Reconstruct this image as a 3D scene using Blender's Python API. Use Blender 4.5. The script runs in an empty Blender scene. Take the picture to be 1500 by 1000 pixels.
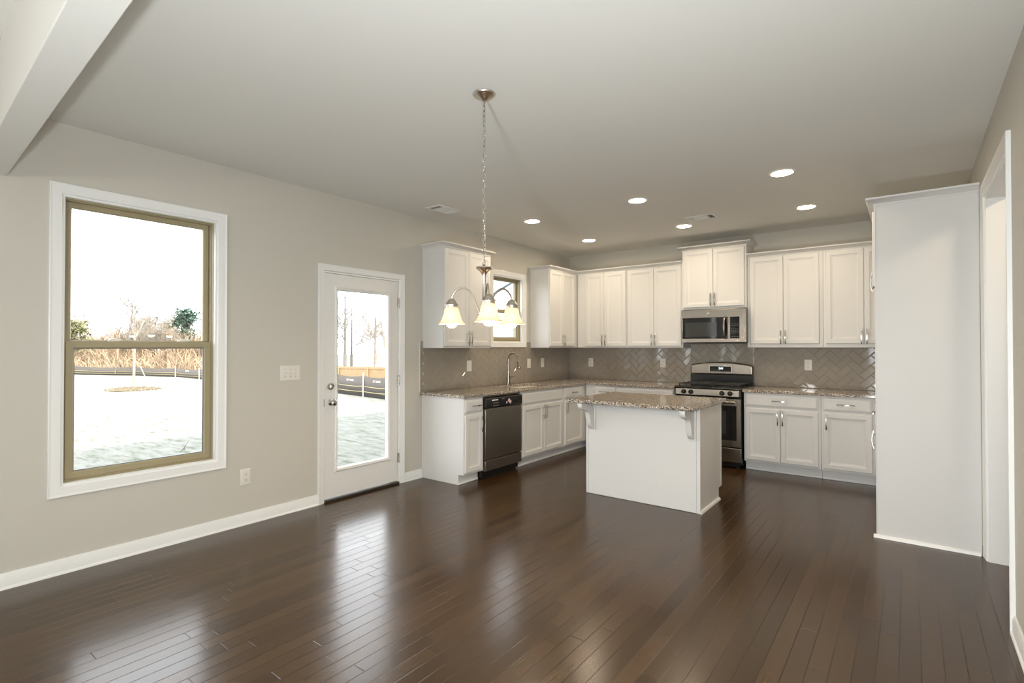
import bpy, bmesh, math, random
from mathutils import Vector, Matrix

random.seed(7)
S = bpy.context.scene
COL = S.collection
R = math.radians

# ------------------------------------------------------------------ camera
cam_d = bpy.data.cameras.new('camera')
cam = bpy.data.objects.new('camera', cam_d)
COL.objects.link(cam)
cam_d.sensor_fit = 'HORIZONTAL'
cam_d.sensor_width = 36.0
cam_d.lens = 36.0 * 762.5 / 1500.0
cam_d.clip_start = 0.05
cam_d.clip_end = 400
cam.location = (4.172, -6.935, 1.398)
cam.rotation_euler = (R(90.589), R(0.031), R(37.336))
S.camera = cam

# ------------------------------------------------------------------ world, sun, exposure
S.view_settings.view_transform = 'Standard'
S.view_settings.look = 'None'
S.view_settings.exposure = 0.83
S.view_settings.gamma = 1.0
S.view_settings.use_curve_mapping = False
try:
    S.cycles.use_denoising = True
    S.cycles.denoiser = 'OPENIMAGEDENOISE'
    S.cycles.max_bounces = 10
    S.cycles.diffuse_bounces = 6
    S.cycles.sample_clamp_indirect = 6.0
    S.cycles.caustics_reflective = False
    S.cycles.caustics_refractive = False
except Exception:
    pass

world = bpy.data.worlds.new('sky')
S.world = world
world.use_nodes = True
wn = world.node_tree.nodes
wl_ = world.node_tree.links
_tc = wn.new('ShaderNodeTexCoord')
_sp = wn.new('ShaderNodeSeparateXYZ')
_rp = wn.new('ShaderNodeValToRGB')
wl_.new(_tc.outputs['Generated'], _sp.inputs[0])
wl_.new(_sp.outputs[2], _rp.inputs['Fac'])
_rp.color_ramp.elements[0].position = 0.0
_rp.color_ramp.elements[0].color = (0.94, 0.96, 1.0, 1)
_rp.color_ramp.elements[1].position = 0.75
_rp.color_ramp.elements[1].color = (0.57, 0.59, 0.61, 1)
wl_.new(_rp.outputs['Color'], wn['Background'].inputs['Color'])
wn['Background'].inputs['Strength'].default_value = 4.6

sun_d = bpy.data.lights.new('sun', 'SUN')
sun_d.energy = 6.5
sun_d.angle = R(0.6)
sun_d.color = (1.0, 0.93, 0.80)
sun = bpy.data.objects.new('sun', sun_d)
COL.objects.link(sun)
sun.location = (20, -2, 20)
sun.rotation_euler = Vector((-math.cos(R(38)), 0.0, -math.sin(R(38)))).to_track_quat('-Z', 'Y').to_euler()


def area_light(name, loc, direction, power, sx, sy, color=(1, 1, 1), portal=False):
    d = bpy.data.lights.new(name, 'AREA')
    d.shape = 'RECTANGLE'
    d.size, d.size_y = sx, sy
    d.energy = power
    d.color = color
    if portal:
        d.cycles.is_portal = True
    o = bpy.data.objects.new(name, d)
    COL.objects.link(o)
    o.location = loc
    o.rotation_euler = Vector(direction).to_track_quat('-Z', 'Z' if abs(direction[2]) < .9 else 'Y').to_euler()
    return o


# the photographer's flash, just above the camera
area_light('photo_flash', (4.17, -6.83, 1.65), (-0.52, 0.82, 0.06), 25, 0.22, 0.12, (0.92, 0.97, 1.0))
# added low light behind the camera, throws the beam's shadow on the ceiling
area_light('low_fill', (3.78, -7.63, 0.45), (-0.25, 0.88, 0.42), 38, 0.26, 0.10, (0.92, 0.97, 1.0))
# added point light without a fixture, brightens the beam from behind
pl_d = bpy.data.lights.new('back_fill', 'POINT')
pl_d.energy = 42
pl_d.shadow_soft_size = 0.16
pl_d.color = (1.0, 0.97, 0.93)
pl_o = bpy.data.objects.new('back_fill', pl_d)
COL.objects.link(pl_o)
pl_o.location = (2.0, -9.2, 1.75)
# ceiling lamp of the hall beyond the cased opening
area_light('hall_lamp', (5.35, -2.85, 2.70), (0, 0, -1), 10, 0.25, 0.25, (1.0, 0.80, 0.58))
# daylight portals in the window and door openings
area_light('daylight_portal', (-0.145, -5.609, 1.44), (1, 0, 0), 1, 0.92, 1.82, portal=True)
area_light('daylight_portal', (-0.145, -3.812, 1.10), (1, 0, 0), 1, 0.60, 1.66, portal=True)
area_light('daylight_portal', (-0.145, -1.545, 1.886), (1, 0, 0), 1, 0.64, 0.86, portal=True)
area_light('daylight_portal', (3.85, -11.13, 1.25), (0, 1, 0), 1, 1.28, 2.3, portal=True)
for _y in (-8.495, -9.855):
    area_light('daylight_portal', (-0.145, _y, 1.44), (1, 0, 0), 1, 0.92, 1.82, portal=True)

H = 2.786          # ceiling height
XR = 4.575         # right wall
YB = -11.0         # wall behind the camera
GZ = -0.5          # garden level

# ------------------------------------------------------------------ materials
MATS = {}


def new_mat(name):
    m = bpy.data.materials.new(name)
    m.use_nodes = True
    nt = m.node_tree
    bsdf = nt.nodes['Principled BSDF']
    MATS[name] = m
    return m, nt, bsdf


def node(nt, typ, **kw):
    n = nt.nodes.new(typ)
    for k, v in kw.items():
        setattr(n, k, v)
    return n


def setin(n, **kw):
    for k, v in kw.items():
        n.inputs[k.replace('_', ' ')].default_value = v


def plain(name, color, rough=0.5, metal=0.0, noise=0.0, nscale=40.0, bump=0.0, bscale=200.0, coat=0.0, spec=0.5, stretch=None):
    m, nt, b = new_mat(name)
    c = (*color, 1)
    b.inputs['Base Color'].default_value = c
    b.inputs['Roughness'].default_value = rough
    b.inputs['Metallic'].default_value = metal
    b.inputs['Specular IOR Level'].default_value = spec
    if coat:
        b.inputs['Coat Weight'].default_value = coat
        b.inputs['Coat Roughness'].default_value = 0.08
    tc = node(nt, 'ShaderNodeTexCoord')
    src = tc.outputs['Object']
    if stretch:
        mp = node(nt, 'ShaderNodeMapping')
        mp.inputs['Scale'].default_value = stretch
        nt.links.new(src, mp.inputs['Vector'])
        src = mp.outputs['Vector']
    if noise:
        n = node(nt, 'ShaderNodeTexNoise')
        n.inputs['Scale'].default_value = nscale
        n.inputs['Detail'].default_value = 4
        nt.links.new(src, n.inputs['Vector'])
        rp = node(nt, 'ShaderNodeValToRGB')
        rp.color_ramp.elements[0].position = 0.3
        rp.color_ramp.elements[1].position = 0.7
        rp.color_ramp.elements[0].color = tuple(max(0, v * (1 - noise)) for v in color) + (1,)
        rp.color_ramp.elements[1].color = tuple(min(1, v * (1 + noise)) for v in color) + (1,)
        nt.links.new(n.outputs['Fac'], rp.inputs['Fac'])
        nt.links.new(rp.outputs['Color'], b.inputs['Base Color'])
    if bump:
        n2 = node(nt, 'ShaderNodeTexNoise')
        n2.inputs['Scale'].default_value = bscale
        nt.links.new(src, n2.inputs['Vector'])
        bp = node(nt, 'ShaderNodeBump')
        bp.inputs['Strength'].default_value = bump
        bp.inputs['Distance'].default_value = 0.002
        nt.links.new(n2.outputs['Fac'], bp.inputs['Height'])
        nt.links.new(bp.outputs['Normal'], b.inputs['Normal'])
    return m


def brushed(m, aniso=0.6, rot=0.0):
    nt = m.node_tree
    b = nt.nodes['Principled BSDF']
    tg = node(nt, 'ShaderNodeTangent', direction_type='RADIAL', axis='Z')
    nt.links.new(tg.outputs[0], b.inputs['Tangent'])
    b.inputs['Anisotropic'].default_value = aniso
    b.inputs['Anisotropic Rotation'].default_value = rot
    return m


def emit(name, color, strength, base=(0.8, 0.8, 0.8)):
    m, nt, b = new_mat(name)
    b.inputs['Base Color'].default_value = (*base, 1)
    b.inputs['Emission Color'].default_value = (*color, 1)
    b.inputs['Emission Strength'].default_value = strength
    return m


WALL = plain('wall_paint', (0.55, 0.525, 0.463), 0.6, bump=0.08, bscale=350, spec=0.3)
CEIL = plain('ceiling_paint', (0.74, 0.73, 0.69), 0.8, bump=0.10, bscale=250, spec=0.2)
TRIM = plain('white_trim_paint', (0.80, 0.80, 0.78), 0.32, bump=0.02, bscale=90)
DOORP = plain('door_paint', (0.74, 0.73, 0.70), 0.35, bump=0.02, bscale=90)
CAB = plain('cabinet_paint', (0.67, 0.66, 0.635), 0.45, spec=0.4, bump=0.015, bscale=80)
VINYL = plain('almond_vinyl', (0.34, 0.29, 0.175), 0.38, bump=0.02)
CHROME = plain('polished_nickel', (0.62, 0.60, 0.56), 0.16, metal=1.0)
NICKEL = plain('brushed_nickel', (0.60, 0.55, 0.48), 0.30, metal=1.0, bump=0.05, bscale=300)
STEEL = plain('stainless_steel', (0.33, 0.295, 0.25), 0.24, metal=1.0, bump=0.06, bscale=60, stretch=(0.4, 0.4, 18))
STEELDARK = plain('dishwasher_steel', (0.30, 0.275, 0.235), 0.34, metal=1.0, bump=0.05, bscale=60, stretch=(18, 18, 0.4))
brushed(STEEL)
brushed(STEELDARK)
SPACER = plain('pane_spacer', (0.16, 0.165, 0.17), 0.5)
BLACK = plain('black_enamel', (0.012, 0.012, 0.012), 0.22)
BLACKMATTE = plain('cast_iron', (0.015, 0.015, 0.015), 0.55, bump=0.2, bscale=400)
BLACKGLASS = plain('black_glass', (0.008, 0.008, 0.008), 0.05)
MESHGLASS = plain('oven_window_glass', (0.035, 0.037, 0.034), 0.08)
KEYS = plain('keypad_marking', (0.16, 0.16, 0.15), 0.4)
PLATE = plain('white_plate_plastic', (0.72, 0.69, 0.63), 0.35)
SLOT = plain('outlet_slot', (0.05, 0.045, 0.04), 0.6)
GROUT = plain('tile_grout', (0.52, 0.45, 0.36), 0.8, bump=0.2, bscale=500)
TILE = plain('grey_glazed_tile', (0.31, 0.275, 0.228), 0.045, noise=0.04, nscale=6, coat=0.3)
DARKVOID = plain('vent_cavity', (0.22, 0.22, 0.21), 0.8)
VENTW = plain('vent_enamel', (0.74, 0.74, 0.71), 0.4)
STICKER = plain('label_paper', (0.80, 0.78, 0.76), 0.6)
STICKRED = plain('label_red_print', (0.55, 0.12, 0.10), 0.6)
CORDM = plain('orange_cord', (0.75, 0.27, 0.06), 0.5)
CANLIGHT = emit('downlight_lens_glow', (1.0, 0.82, 0.60), 92)
BULB = emit('bulb_glow', (1.0, 0.80, 0.55), 170)
DIGITS = emit('clock_digit_glow', (0.85, 0.95, 1.0), 1.6)
SIDING = plain('pale_siding', (0.62, 0.63, 0.64), 0.6)
ROOFM = plain('slate_shingle', (0.20, 0.26, 0.33), 0.8, noise=0.25, nscale=3)
CEDAR = plain('new_pine_board', (0.34, 0.225, 0.115), 0.7, noise=0.15, nscale=3, stretch=(6, 6, 0.6))
SILT = plain('silt_fence_fabric', (0.062, 0.051, 0.042), 0.7, noise=0.15, nscale=20)
SILTBAND = plain('silt_fence_band', (0.40, 0.34, 0.16), 0.6)
POSTW = plain('white_stake', (0.80, 0.78, 0.74), 0.6)
BARK = plain('grey_bark', (0.15, 0.135, 0.12), 0.9, noise=0.3, nscale=10)
BARKPALE = plain('pale_bark', (0.24, 0.205, 0.17), 0.9, noise=0.3, nscale=10)
PINE = plain('pine_needles', (0.045, 0.085, 0.06), 0.8, noise=0.35, nscale=2)
OLIVE = plain('olive_leaves', (0.17, 0.165, 0.075), 0.8, noise=0.3, nscale=2)
BRUSH = plain('dry_brush', (0.27, 0.195, 0.125), 0.9, noise=0.35, nscale=0.8)
MULCH = plain('mulch', (0.12, 0.095, 0.06), 0.9, noise=0.4, nscale=12)
ROOFSLAB = plain('house_roofing', (0.12, 0.11, 0.10), 0.9)
CONCRETE = plain('concrete', (0.4, 0.39, 0.37), 0.9, noise=0.1, nscale=5)


def make_glass():
    m = bpy.data.materials.new('window_glass')
    m.use_nodes = True
    nt = m.node_tree
    nt.nodes.clear()
    out = node(nt, 'ShaderNodeOutputMaterial')
    mix = node(nt, 'ShaderNodeMixShader')
    tr = node(nt, 'ShaderNodeBsdfTransparent')
    tr.inputs['Color'].default_value = (0.97, 0.98, 0.98, 1)
    gl = node(nt, 'ShaderNodeBsdfGlossy')
    gl.inputs['Roughness'].default_value = 0.01
    fr = node(nt, 'ShaderNodeFresnel')
    ge = node(nt, 'ShaderNodeNewGeometry')
    mr = node(nt, 'ShaderNodeMapRange')
    mr.inputs['To Min'].default_value = 1.45
    mr.inputs['To Max'].default_value = 1.0 / 1.45
    nt.links.new(ge.outputs['Backfacing'], mr.inputs['Value'])
    nt.links.new(mr.outputs[0], fr.inputs['IOR'])
    nt.links.new(fr.outputs[0], mix.inputs[0])
    nt.links.new(tr.outputs[0], mix.inputs[1])
    nt.links.new(gl.outputs[0], mix.inputs[2])
    nt.links.new(mix.outputs[0], out.inputs['Surface'])
    return m


GLASS = make_glass()


def make_shade():
    m, nt, b = new_mat('frosted_shade_glass')
    nt.nodes.remove(b)
    out = nt.nodes['Material Output']
    df = node(nt, 'ShaderNodeBsdfDiffuse')
    df.inputs['Color'].default_value = (0.80, 0.72, 0.60, 1)
    tl = node(nt, 'ShaderNodeBsdfTranslucent')
    tl.inputs['Color'].default_value = (0.66, 0.56, 0.40, 1)
    mx = node(nt, 'ShaderNodeMixShader')
    mx.inputs[0].default_value = 0.45
    nt.links.new(df.outputs[0], mx.inputs[1])
    nt.links.new(tl.outputs[0], mx.inputs[2])
    nt.links.new(mx.outputs[0], out.inputs['Surface'])
    return m


SHADE = make_shade()


def make_floor_mat():
    m, nt, b = new_mat('dark_hardwood_planks')
    L = nt.links.new

    def mth(op, a=None, bb=None, c=None):
        n = node(nt, 'ShaderNodeMath', operation=op)
        for i, v in enumerate((a, bb, c)):
            if v is None:
                continue
            if isinstance(v, (int, float)):
                n.inputs[i].default_value = v
            else:
                L(v, n.inputs[i])
        return n.outputs[0]
    tc = node(nt, 'ShaderNodeTexCoord')
    sp = node(nt, 'ShaderNodeSeparateXYZ')
    L(tc.outputs['Object'], sp.inputs[0])
    x, y = sp.outputs[0], sp.outputs[1]
    W = 0.0795
    px = mth('DIVIDE', mth('SUBTRACT', x, 0.0725), W)
    row = mth('FLOOR', px)
    fx = mth('FRACT', px)
    wn1 = node(nt, 'ShaderNodeTexWhiteNoise', noise_dimensions='1D')
    L(row, wn1.inputs['W'])
    yo = mth('DIVIDE', mth('ADD', y, mth('MULTIPLY', wn1.outputs['Value'], 7.0)), 0.95)
    brd = mth('FLOOR', yo)
    fy = mth('FRACT', yo)
    cx = node(nt, 'ShaderNodeCombineXYZ')
    L(row, cx.inputs[0]); L(brd, cx.inputs[1])
    wn2 = node(nt, 'ShaderNodeTexWhiteNoise', noise_dimensions='2D')
    L(cx.outputs[0], wn2.inputs['Vector'])
    # distance to seams (metres)
    dx = mth('MULTIPLY', mth('MINIMUM', fx, mth('SUBTRACT', 1.0, fx)), W)
    dy = mth('MULTIPLY', mth('MINIMUM', fy, mth('SUBTRACT', 1.0, fy)), 0.95)
    ds = mth('MINIMUM', dx, dy)
    sm = node(nt, 'ShaderNodeMapRange')
    L(ds, sm.inputs['Value'])
    sm.inputs['From Min'].default_value = 0.0004
    sm.inputs['From Max'].default_value = 0.0022
    seam = sm.outputs[0]
    # grain
    gv = node(nt, 'ShaderNodeCombineXYZ')
    L(mth('ADD', mth('MULTIPLY', x, 130.0), mth('MULTIPLY', wn2.outputs['Value'], 90.0)), gv.inputs[0])
    L(mth('MULTIPLY', y, 5.0), gv.inputs[1])
    L(mth('MULTIPLY', wn2.outputs['Value'], 40.0), gv.inputs[2])
    gn = node(nt, 'ShaderNodeTexNoise')
    gn.inputs['Scale'].default_value = 1.0
    gn.inputs['Detail'].default_value = 3
    gn.inputs['Distortion'].default_value = 0.6
    L(gv.outputs[0], gn.inputs['Vector'])
    rp = node(nt, 'ShaderNodeValToRGB')
    e = rp.color_ramp.elements
    e[0].position = 0.20; e[0].color = (0.032, 0.0160, 0.0055, 1)
    e[1].position = 0.85; e[1].color = (0.070, 0.034, 0.0090, 1)
    L(mth('ADD', mth('MULTIPLY', gn.outputs['Fac'], 0.26), mth('MULTIPLY', mth('SUBTRACT', wn2.outputs['Value'], -0.45), 0.38)), rp.inputs['Fac'])
    mixc = node(nt, 'ShaderNodeMix', data_type='RGBA')
    L(seam, mixc.inputs[0])
    mixc.inputs[6].default_value = (0.008, 0.005, 0.003, 1)
    L(rp.outputs['Color'], mixc.inputs[7])
    L(mixc.outputs[2], b.inputs['Base Color'])
    rg = mth('ADD', mth('MULTIPLY', gn.outputs['Fac'], 0.04), mth('ADD', 0.19, mth('MULTIPLY', wn2.outputs['Value'], 0.04)))
    L(rg, b.inputs['Roughness'])
    b.inputs['Specular IOR Level'].default_value = 0.42
    b.inputs['Coat Weight'].default_value = 0.08
    b.inputs['Coat Roughness'].default_value = 0.17
    b.inputs['Coat IOR'].default_value = 1.5
    bp = node(nt, 'ShaderNodeBump')
    bp.inputs['Strength'].default_value = 0.5
    bp.inputs['Distance'].default_value = 0.0012
    L(seam, bp.inputs['Height'])
    L(bp.outputs['Normal'], b.inputs['Normal'])
    L(bp.outputs['Normal'], b.inputs['Coat Normal'])
    return m


FLOOR = make_floor_mat()


def make_granite():
    m, nt, b = new_mat('speckled_granite')
    L = nt.links.new
    tc = node(nt, 'ShaderNodeTexCoord')
    v = node(nt, 'ShaderNodeTexVoronoi')
    v.inputs['Scale'].default_value = 150
    L(tc.outputs['Object'], v.inputs['Vector'])
    rp = node(nt, 'ShaderNodeValToRGB')
    rp.color_ramp.interpolation = 'CONSTANT'
    e = rp.color_ramp.elements
    e[0].position = 0.0; e[0].color = (0.035, 0.03, 0.028, 1)
    e[1].position = 0.20; e[1].color = (0.42, 0.355, 0.285, 1)
    for pos, c in ((0.34, (0.27, 0.22, 0.175, 1)), (0.52, (0.54, 0.47, 0.39, 1)), (0.72, (0.72, 0.68, 0.61, 1)), (0.88, (0.17, 0.14, 0.12, 1))):
        n = e.new(pos); n.color = c
    sp = node(nt, 'ShaderNodeSeparateColor')
    L(v.outputs['Color'], sp.inputs[0])
    L(sp.outputs[0], rp.inputs['Fac'])
    n2 = node(nt, 'ShaderNodeTexNoise')
    n2.inputs['Scale'].default_value = 60
    n2.inputs['Detail'].default_value = 5
    L(tc.outputs['Object'], n2.inputs['Vector'])
    rp2 = node(nt, 'ShaderNodeValToRGB')
    rp2.color_ramp.elements[0].position = 0.42; rp2.color_ramp.elements[0].color = (0.72, 0.70, 0.68, 1)
    rp2.color_ramp.elements[1].position = 0.60; rp2.color_ramp.elements[1].color = (1.15, 1.12, 1.08, 1)
    L(n2.outputs['Fac'], rp2.inputs['Fac'])
    mu = node(nt, 'ShaderNodeMix', data_type='RGBA', blend_type='MULTIPLY')
    mu.inputs[0].default_value = 1.0
    L(rp.outputs['Color'], mu.inputs[6]); L(rp2.outputs['Color'], mu.inputs[7])
    L(mu.outputs[2], b.inputs['Base Color'])
    b.inputs['Roughness'].default_value = 0.09
    return m


GRANITE = make_granite()


def make_lawn():
    m, nt, b = new_mat('straw_covered_lawn')
    L = nt.links.new
    tc = node(nt, 'ShaderNodeTexCoord')
    mp = node(nt, 'ShaderNodeMapping')
    mp.inputs['Rotation'].default_value = (0, 0, R(-35))
    mp.inputs['Scale'].default_value = (0.9, 3.2, 1)
    L(tc.outputs['Object'], mp.inputs['Vector'])
    n = node(nt, 'ShaderNodeTexNoise')
    n.inputs['Scale'].default_value = 2.2
    n.inputs['Detail'].default_value = 10
    n.inputs['Roughness'].default_value = 0.72
    L(mp.outputs[0], n.inputs['Vector'])
    rp = node(nt, 'ShaderNodeValToRGB')
    e = rp.color_ramp.elements
    e[0].position = 0.36; e[0].color = (0.095, 0.108, 0.072, 1)
    e[1].position = 0.58; e[1].color = (0.240, 0.240, 0.220, 1)
    k = e.new(0.46); k.color = (0.185, 0.192, 0.165, 1)
    L(n.outputs['Fac'], rp.inputs['Fac'])
    L(rp.outputs['Color'], b.inputs['Base Color'])
    b.inputs['Roughness'].default_value = 0.95
    b.inputs['Specular IOR Level'].default_value = 0.1
    bp = node(nt, 'ShaderNodeBump')
    bp.inputs['Distance'].default_value = 0.05
    L(n.outputs['Fac'], bp.inputs['Height'])
    L(bp.outputs['Normal'], b.inputs['Normal'])
    return m


LAWN = make_lawn()

# ------------------------------------------------------------------ mesh helpers


class MB:
    def __init__(self):
        self.v, self.f, self.mi = [], [], []

    def add(self, vs, fs, mi=0):
        o = len(self.v)
        self.v += [tuple(p) for p in vs]
        self.f += [tuple(i + o for i in f) for f in fs]
        self.mi += [mi] * len(fs)
        return self

    def box(self, x0, x1, y0, y1, z0, z1, mi=0):
        return self.add([(x0, y0, z0), (x1, y0, z0), (x1, y1, z0), (x0, y1, z0), (x0, y0, z1), (x1, y0, z1), (x1, y1, z1), (x0, y1, z1)],
                        [(0, 3, 2, 1), (4, 5, 6, 7), (0, 1, 5, 4), (1, 2, 6, 5), (2, 3, 7, 6), (3, 0, 4, 7)], mi)

    def tube(self, pts, rad, n=10, mi=0, caps=True, squash=None):
        pts = [Vector(p) for p in pts]
        if isinstance(rad, (int, float)):
            rad = [rad] * len(pts)
        rings = []
        up = None
        for i, p in enumerate(pts):
            t = (pts[min(i + 1, len(pts) - 1)] - pts[max(i - 1, 0)]).normalized()
            if up is None:
                up = Vector((0, 0, 1)) if abs(t.z) < 0.9 else Vector((1, 0, 0))
            a = t.cross(up)
            if a.length < 1e-6:
                a = t.cross(Vector((0, 1, 0)))
            a.normalize()
            bvec = a.cross(t).normalized()
            up = bvec
            rings.append([p + rad[i] * (a * math.cos(2 * math.pi * k / n) + bvec * math.sin(2 * math.pi * k / n)) for k in range(n)])
        vs = [q for r in rings for q in r]
        fs = []
        for i in range(len(pts) - 1):
            for k in range(n):
                fs.append((i * n + k, i * n + (k + 1) % n, (i + 1) * n + (k + 1) % n, (i + 1) * n + k))
        if caps:
            fs.append(tuple(range(n - 1, -1, -1)))
            fs.append(tuple((len(pts) - 1) * n + k for k in range(n)))
        return self.add(vs, fs, mi)

    def cyl(self, p0, p1, r0, r1=None, n=20, mi=0):
        return self.tube([p0, p1], [r0, r0 if r1 is None else r1], n, mi)

    def lathe(self, prof, c=(0, 0, 0), n=32, mi=0, axis='Z'):
        """prof: (radius, height) pairs; axis is where height goes."""
        vs, fs = [], []
        m = len(prof)
        for r, h in prof:
            for k in range(n):
                a = 2 * math.pi * k / n
                u, w = r * math.cos(a), r * math.sin(a)
                if axis == 'Z':
                    p = (u, w, h)
                elif axis == 'X':
                    p = (h, u, w)
                else:
                    p = (u, h, w)
                vs.append((c[0] + p[0], c[1] + p[1], c[2] + p[2]))
        for i in range(m - 1):
            for k in range(n):
                fs.append((i * n + k, i * n + (k + 1) % n, (i + 1) * n + (k + 1) % n, (i + 1) * n + k))
        if prof[0][0] > 1e-6:
            pass
        return self.add(vs, fs, mi)

    def prism(self, poly, axis, a0, a1, mi=0):
        """poly: 2D points; axis 'X' -> (y,z), 'Y' -> (x,z), 'Z' -> (x,y)."""
        n = len(poly)

        def P(u, w, a):
            return (a, u, w) if axis == 'X' else ((u, a, w) if axis == 'Y' else (u, w, a))
        vs = [P(u, w, a0) for u, w in poly] + [P(u, w, a1) for u, w in poly]
        fs = [tuple(range(n)), tuple(range(2 * n - 1, n - 1, -1))]
        fs += [(i, (i + 1) % n, n + (i + 1) % n, n + i) for i in range(n)]
        return self.add(vs, fs, mi)

    def nest(self, u0, u1, w0, w1, prof, plane='Y', cap0=True, cap1=True, mi=0):
        """Concentric rectangles: prof = [(inset, depth), ...]; a raised or sunk panel."""
        def P(u, w, d):
            return (u, d, w) if plane == 'Y' else ((d, u, w) if plane == 'X' else (u, w, d))
        vs, fs = [], []
        for i, d in prof:
            vs += [P(u0 + i, w0 + i, d), P(u1 - i, w0 + i, d), P(u1 - i, w1 - i, d), P(u0 + i, w1 - i, d)]
        for j in range(len(prof) - 1):
            for k in range(4):
                fs.append((j * 4 + k, j * 4 + (k + 1) % 4, j * 4 + 4 + (k + 1) % 4, j * 4 + 4 + k))
        if cap0:
            fs.append((0, 3, 2, 1))
        if cap1:
            q = (len(prof) - 1) * 4
            fs.append((q, q + 1, q + 2, q + 3))
        return self.add(vs, fs, mi)

    def ring(self, u0, u1, w0, w1, prof, plane='X', mi=0):
        """Closed moulding profile swept round a rectangle (mitred)."""
        return self.nest(u0, u1, w0, w1, list(prof) + [prof[0]], plane, False, False, mi)

    def arch(self, u0, u1, w0, w1, prof, plane='X', mi=0):
        """Same profile on the two sides and the top only."""
        def P(u, w, d):
            return (d, u, w) if plane == 'X' else (u, d, w)
        vs, fs = [], []
        m = len(prof)
        for i, d in prof:
            vs += [P(u0 + i, w0, d), P(u0 + i, w1 - i, d), P(u1 - i, w1 - i, d), P(u1 - i, w0, d)]
        for j in range(m):
            for k in range(3):
                a, c = j * 4 + k, ((j + 1) % m) * 4 + k
                fs.append((a, a + 1, c + 1, c))
        fs.append(tuple(j * 4 for j in range(m)))
        fs.append(tuple(j * 4 + 3 for j in range(m - 1, -1, -1)))
        return self.add(vs, fs, mi)

    def sweep(self, path, prof, z, miter0=0, miter1=0, mi=0):
        """Profile (out, up) swept along an open XY path, outward = right-hand side."""
        n = len(path)
        P = [Vector((p[0], p[1])) for p in path]
        dirs = [(P[i + 1] - P[i]).normalized() for i in range(n - 1)]
        nor = [Vector((d.y, -d.x)) for d in dirs]
        vs, fs = [], []
        m = len(prof)
        for i in range(n):
            if i == 0:
                mv = nor[0] - dirs[0] * miter0
            elif i == n - 1:
                mv = nor[-1] + dirs[-1] * miter1
            else:
                mv = (nor[i - 1] + nor[i])
                mv = mv / max(1e-6, mv.dot(nor[i]))
            for o, h in prof:
                q = P[i] + mv * o
                vs.append((q.x, q.y, z + h))
        for i in range(n - 1):
            for j in range(m):
                fs.append((i * m + j, i * m + (j + 1) % m, (i + 1) * m + (j + 1) % m, (i + 1) * m + j))
        fs.append(tuple(range(m)))
        fs.append(tuple((n - 1) * m + j for j in range(m - 1, -1, -1)))
        return self.add(vs, fs, mi)

    def slab(self, us, ws, keep, a0, a1, axis='Z', mi=0):
        """Grid of cells (us x ws) with some left out, thickened between a0 and a1."""
        def P(u, w, a):
            return (u, w, a) if axis == 'Z' else ((a, u, w) if axis == 'X' else (u, a, w))
        nu, nw = len(us), len(ws)
        vs = [P(u, w, a) for a in (a0, a1) for u in us for w in ws]

        def I(i, j, k):
            return k * nu * nw + i * nw + j
        fs = []
        on = {(i, j) for i in range(nu - 1) for j in range(nw - 1)
              if keep((us[i] + us[i + 1]) / 2, (ws[j] + ws[j + 1]) / 2)}
        for i, j in on:
            fs.append((I(i, j, 0), I(i, j + 1, 0), I(i + 1, j + 1, 0), I(i + 1, j, 0)))
            fs.append((I(i, j, 1), I(i + 1, j, 1), I(i + 1, j + 1, 1), I(i, j + 1, 1)))
            for di, dj, p, q in ((-1, 0, (i, j), (i, j + 1)), (1, 0, (i + 1, j), (i + 1, j + 1)), (0, -1, (i, j), (i + 1, j)), (0, 1, (i, j + 1), (i + 1, j + 1))):
                if (i + di, j + dj) not in on:
                    fs.append((I(*p, 0), I(*q, 0), I(*q, 1), I(*p, 1)))
        used = sorted({k for f in fs for k in f})
        mp = {k: n for n, k in enumerate(used)}
        return self.add([vs[k] for k in used], [tuple(mp[k] for k in f) for f in fs], mi)

    def build(self, name, mats, parent=None, world=False, bevel=0.0, sharp=32, recalc=True, smooth=True, segs=2):
        if not isinstance(mats, (list, tuple)):
            mats = [mats]
        me = bpy.data.meshes.new(name)
        vs = self.v
        if parent is not None and world:
            inv = parent_matrix(parent).inverted()
            vs = [tuple(inv @ Vector(p)) for p in vs]
        bm = bmesh.new()
        bv = [bm.verts.new(p) for p in vs]
        for f, k in zip(self.f, self.mi):
            idx = []
            for i in f:
                if i not in idx:
                    idx.append(i)
            if len(idx) < 3:
                continue
            try:
                fc = bm.faces.new([bv[i] for i in idx])
                fc.material_index = k
            except ValueError:
                pass
        if recalc:
            bmesh.ops.remove_doubles(bm, verts=bm.verts, dist=1e-6)
            bmesh.ops.recalc_face_normals(bm, faces=bm.faces)
        if smooth:
            lim = R(sharp)
            for fc in bm.faces:
                fc.smooth = True
            for e in bm.edges:
                if len(e.link_faces) == 2 and e.calc_face_angle(0) > lim:
                    e.smooth = False
        bm.to_mesh(me)
        bm.free()
        for m in mats:
            me.materials.append(m)
        o = bpy.data.objects.new(name, me)
        COL.objects.link(o)
        if parent is not None:
            o.parent = parent
        if bevel:
            bv_ = o.modifiers.new('soft_edges', 'BEVEL')
            bv_.width = bevel
            bv_.segments = segs
            bv_.limit_method = 'ANGLE'
            bv_.angle_limit = R(35)
            bv_.harden_normals = False
        return o


def parent_matrix(o):
    m = Matrix.Translation(o.location) @ o.rotation_euler.to_matrix().to_4x4()
    if o.parent is not None:
        return parent_matrix(o.parent) @ m
    return m


def tag(o, label, cat, group=None, kind=None):
    o['label'] = label
    o['category'] = cat
    if group:
        o['group'] = group
    if kind:
        o['kind'] = kind
    return o


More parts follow.
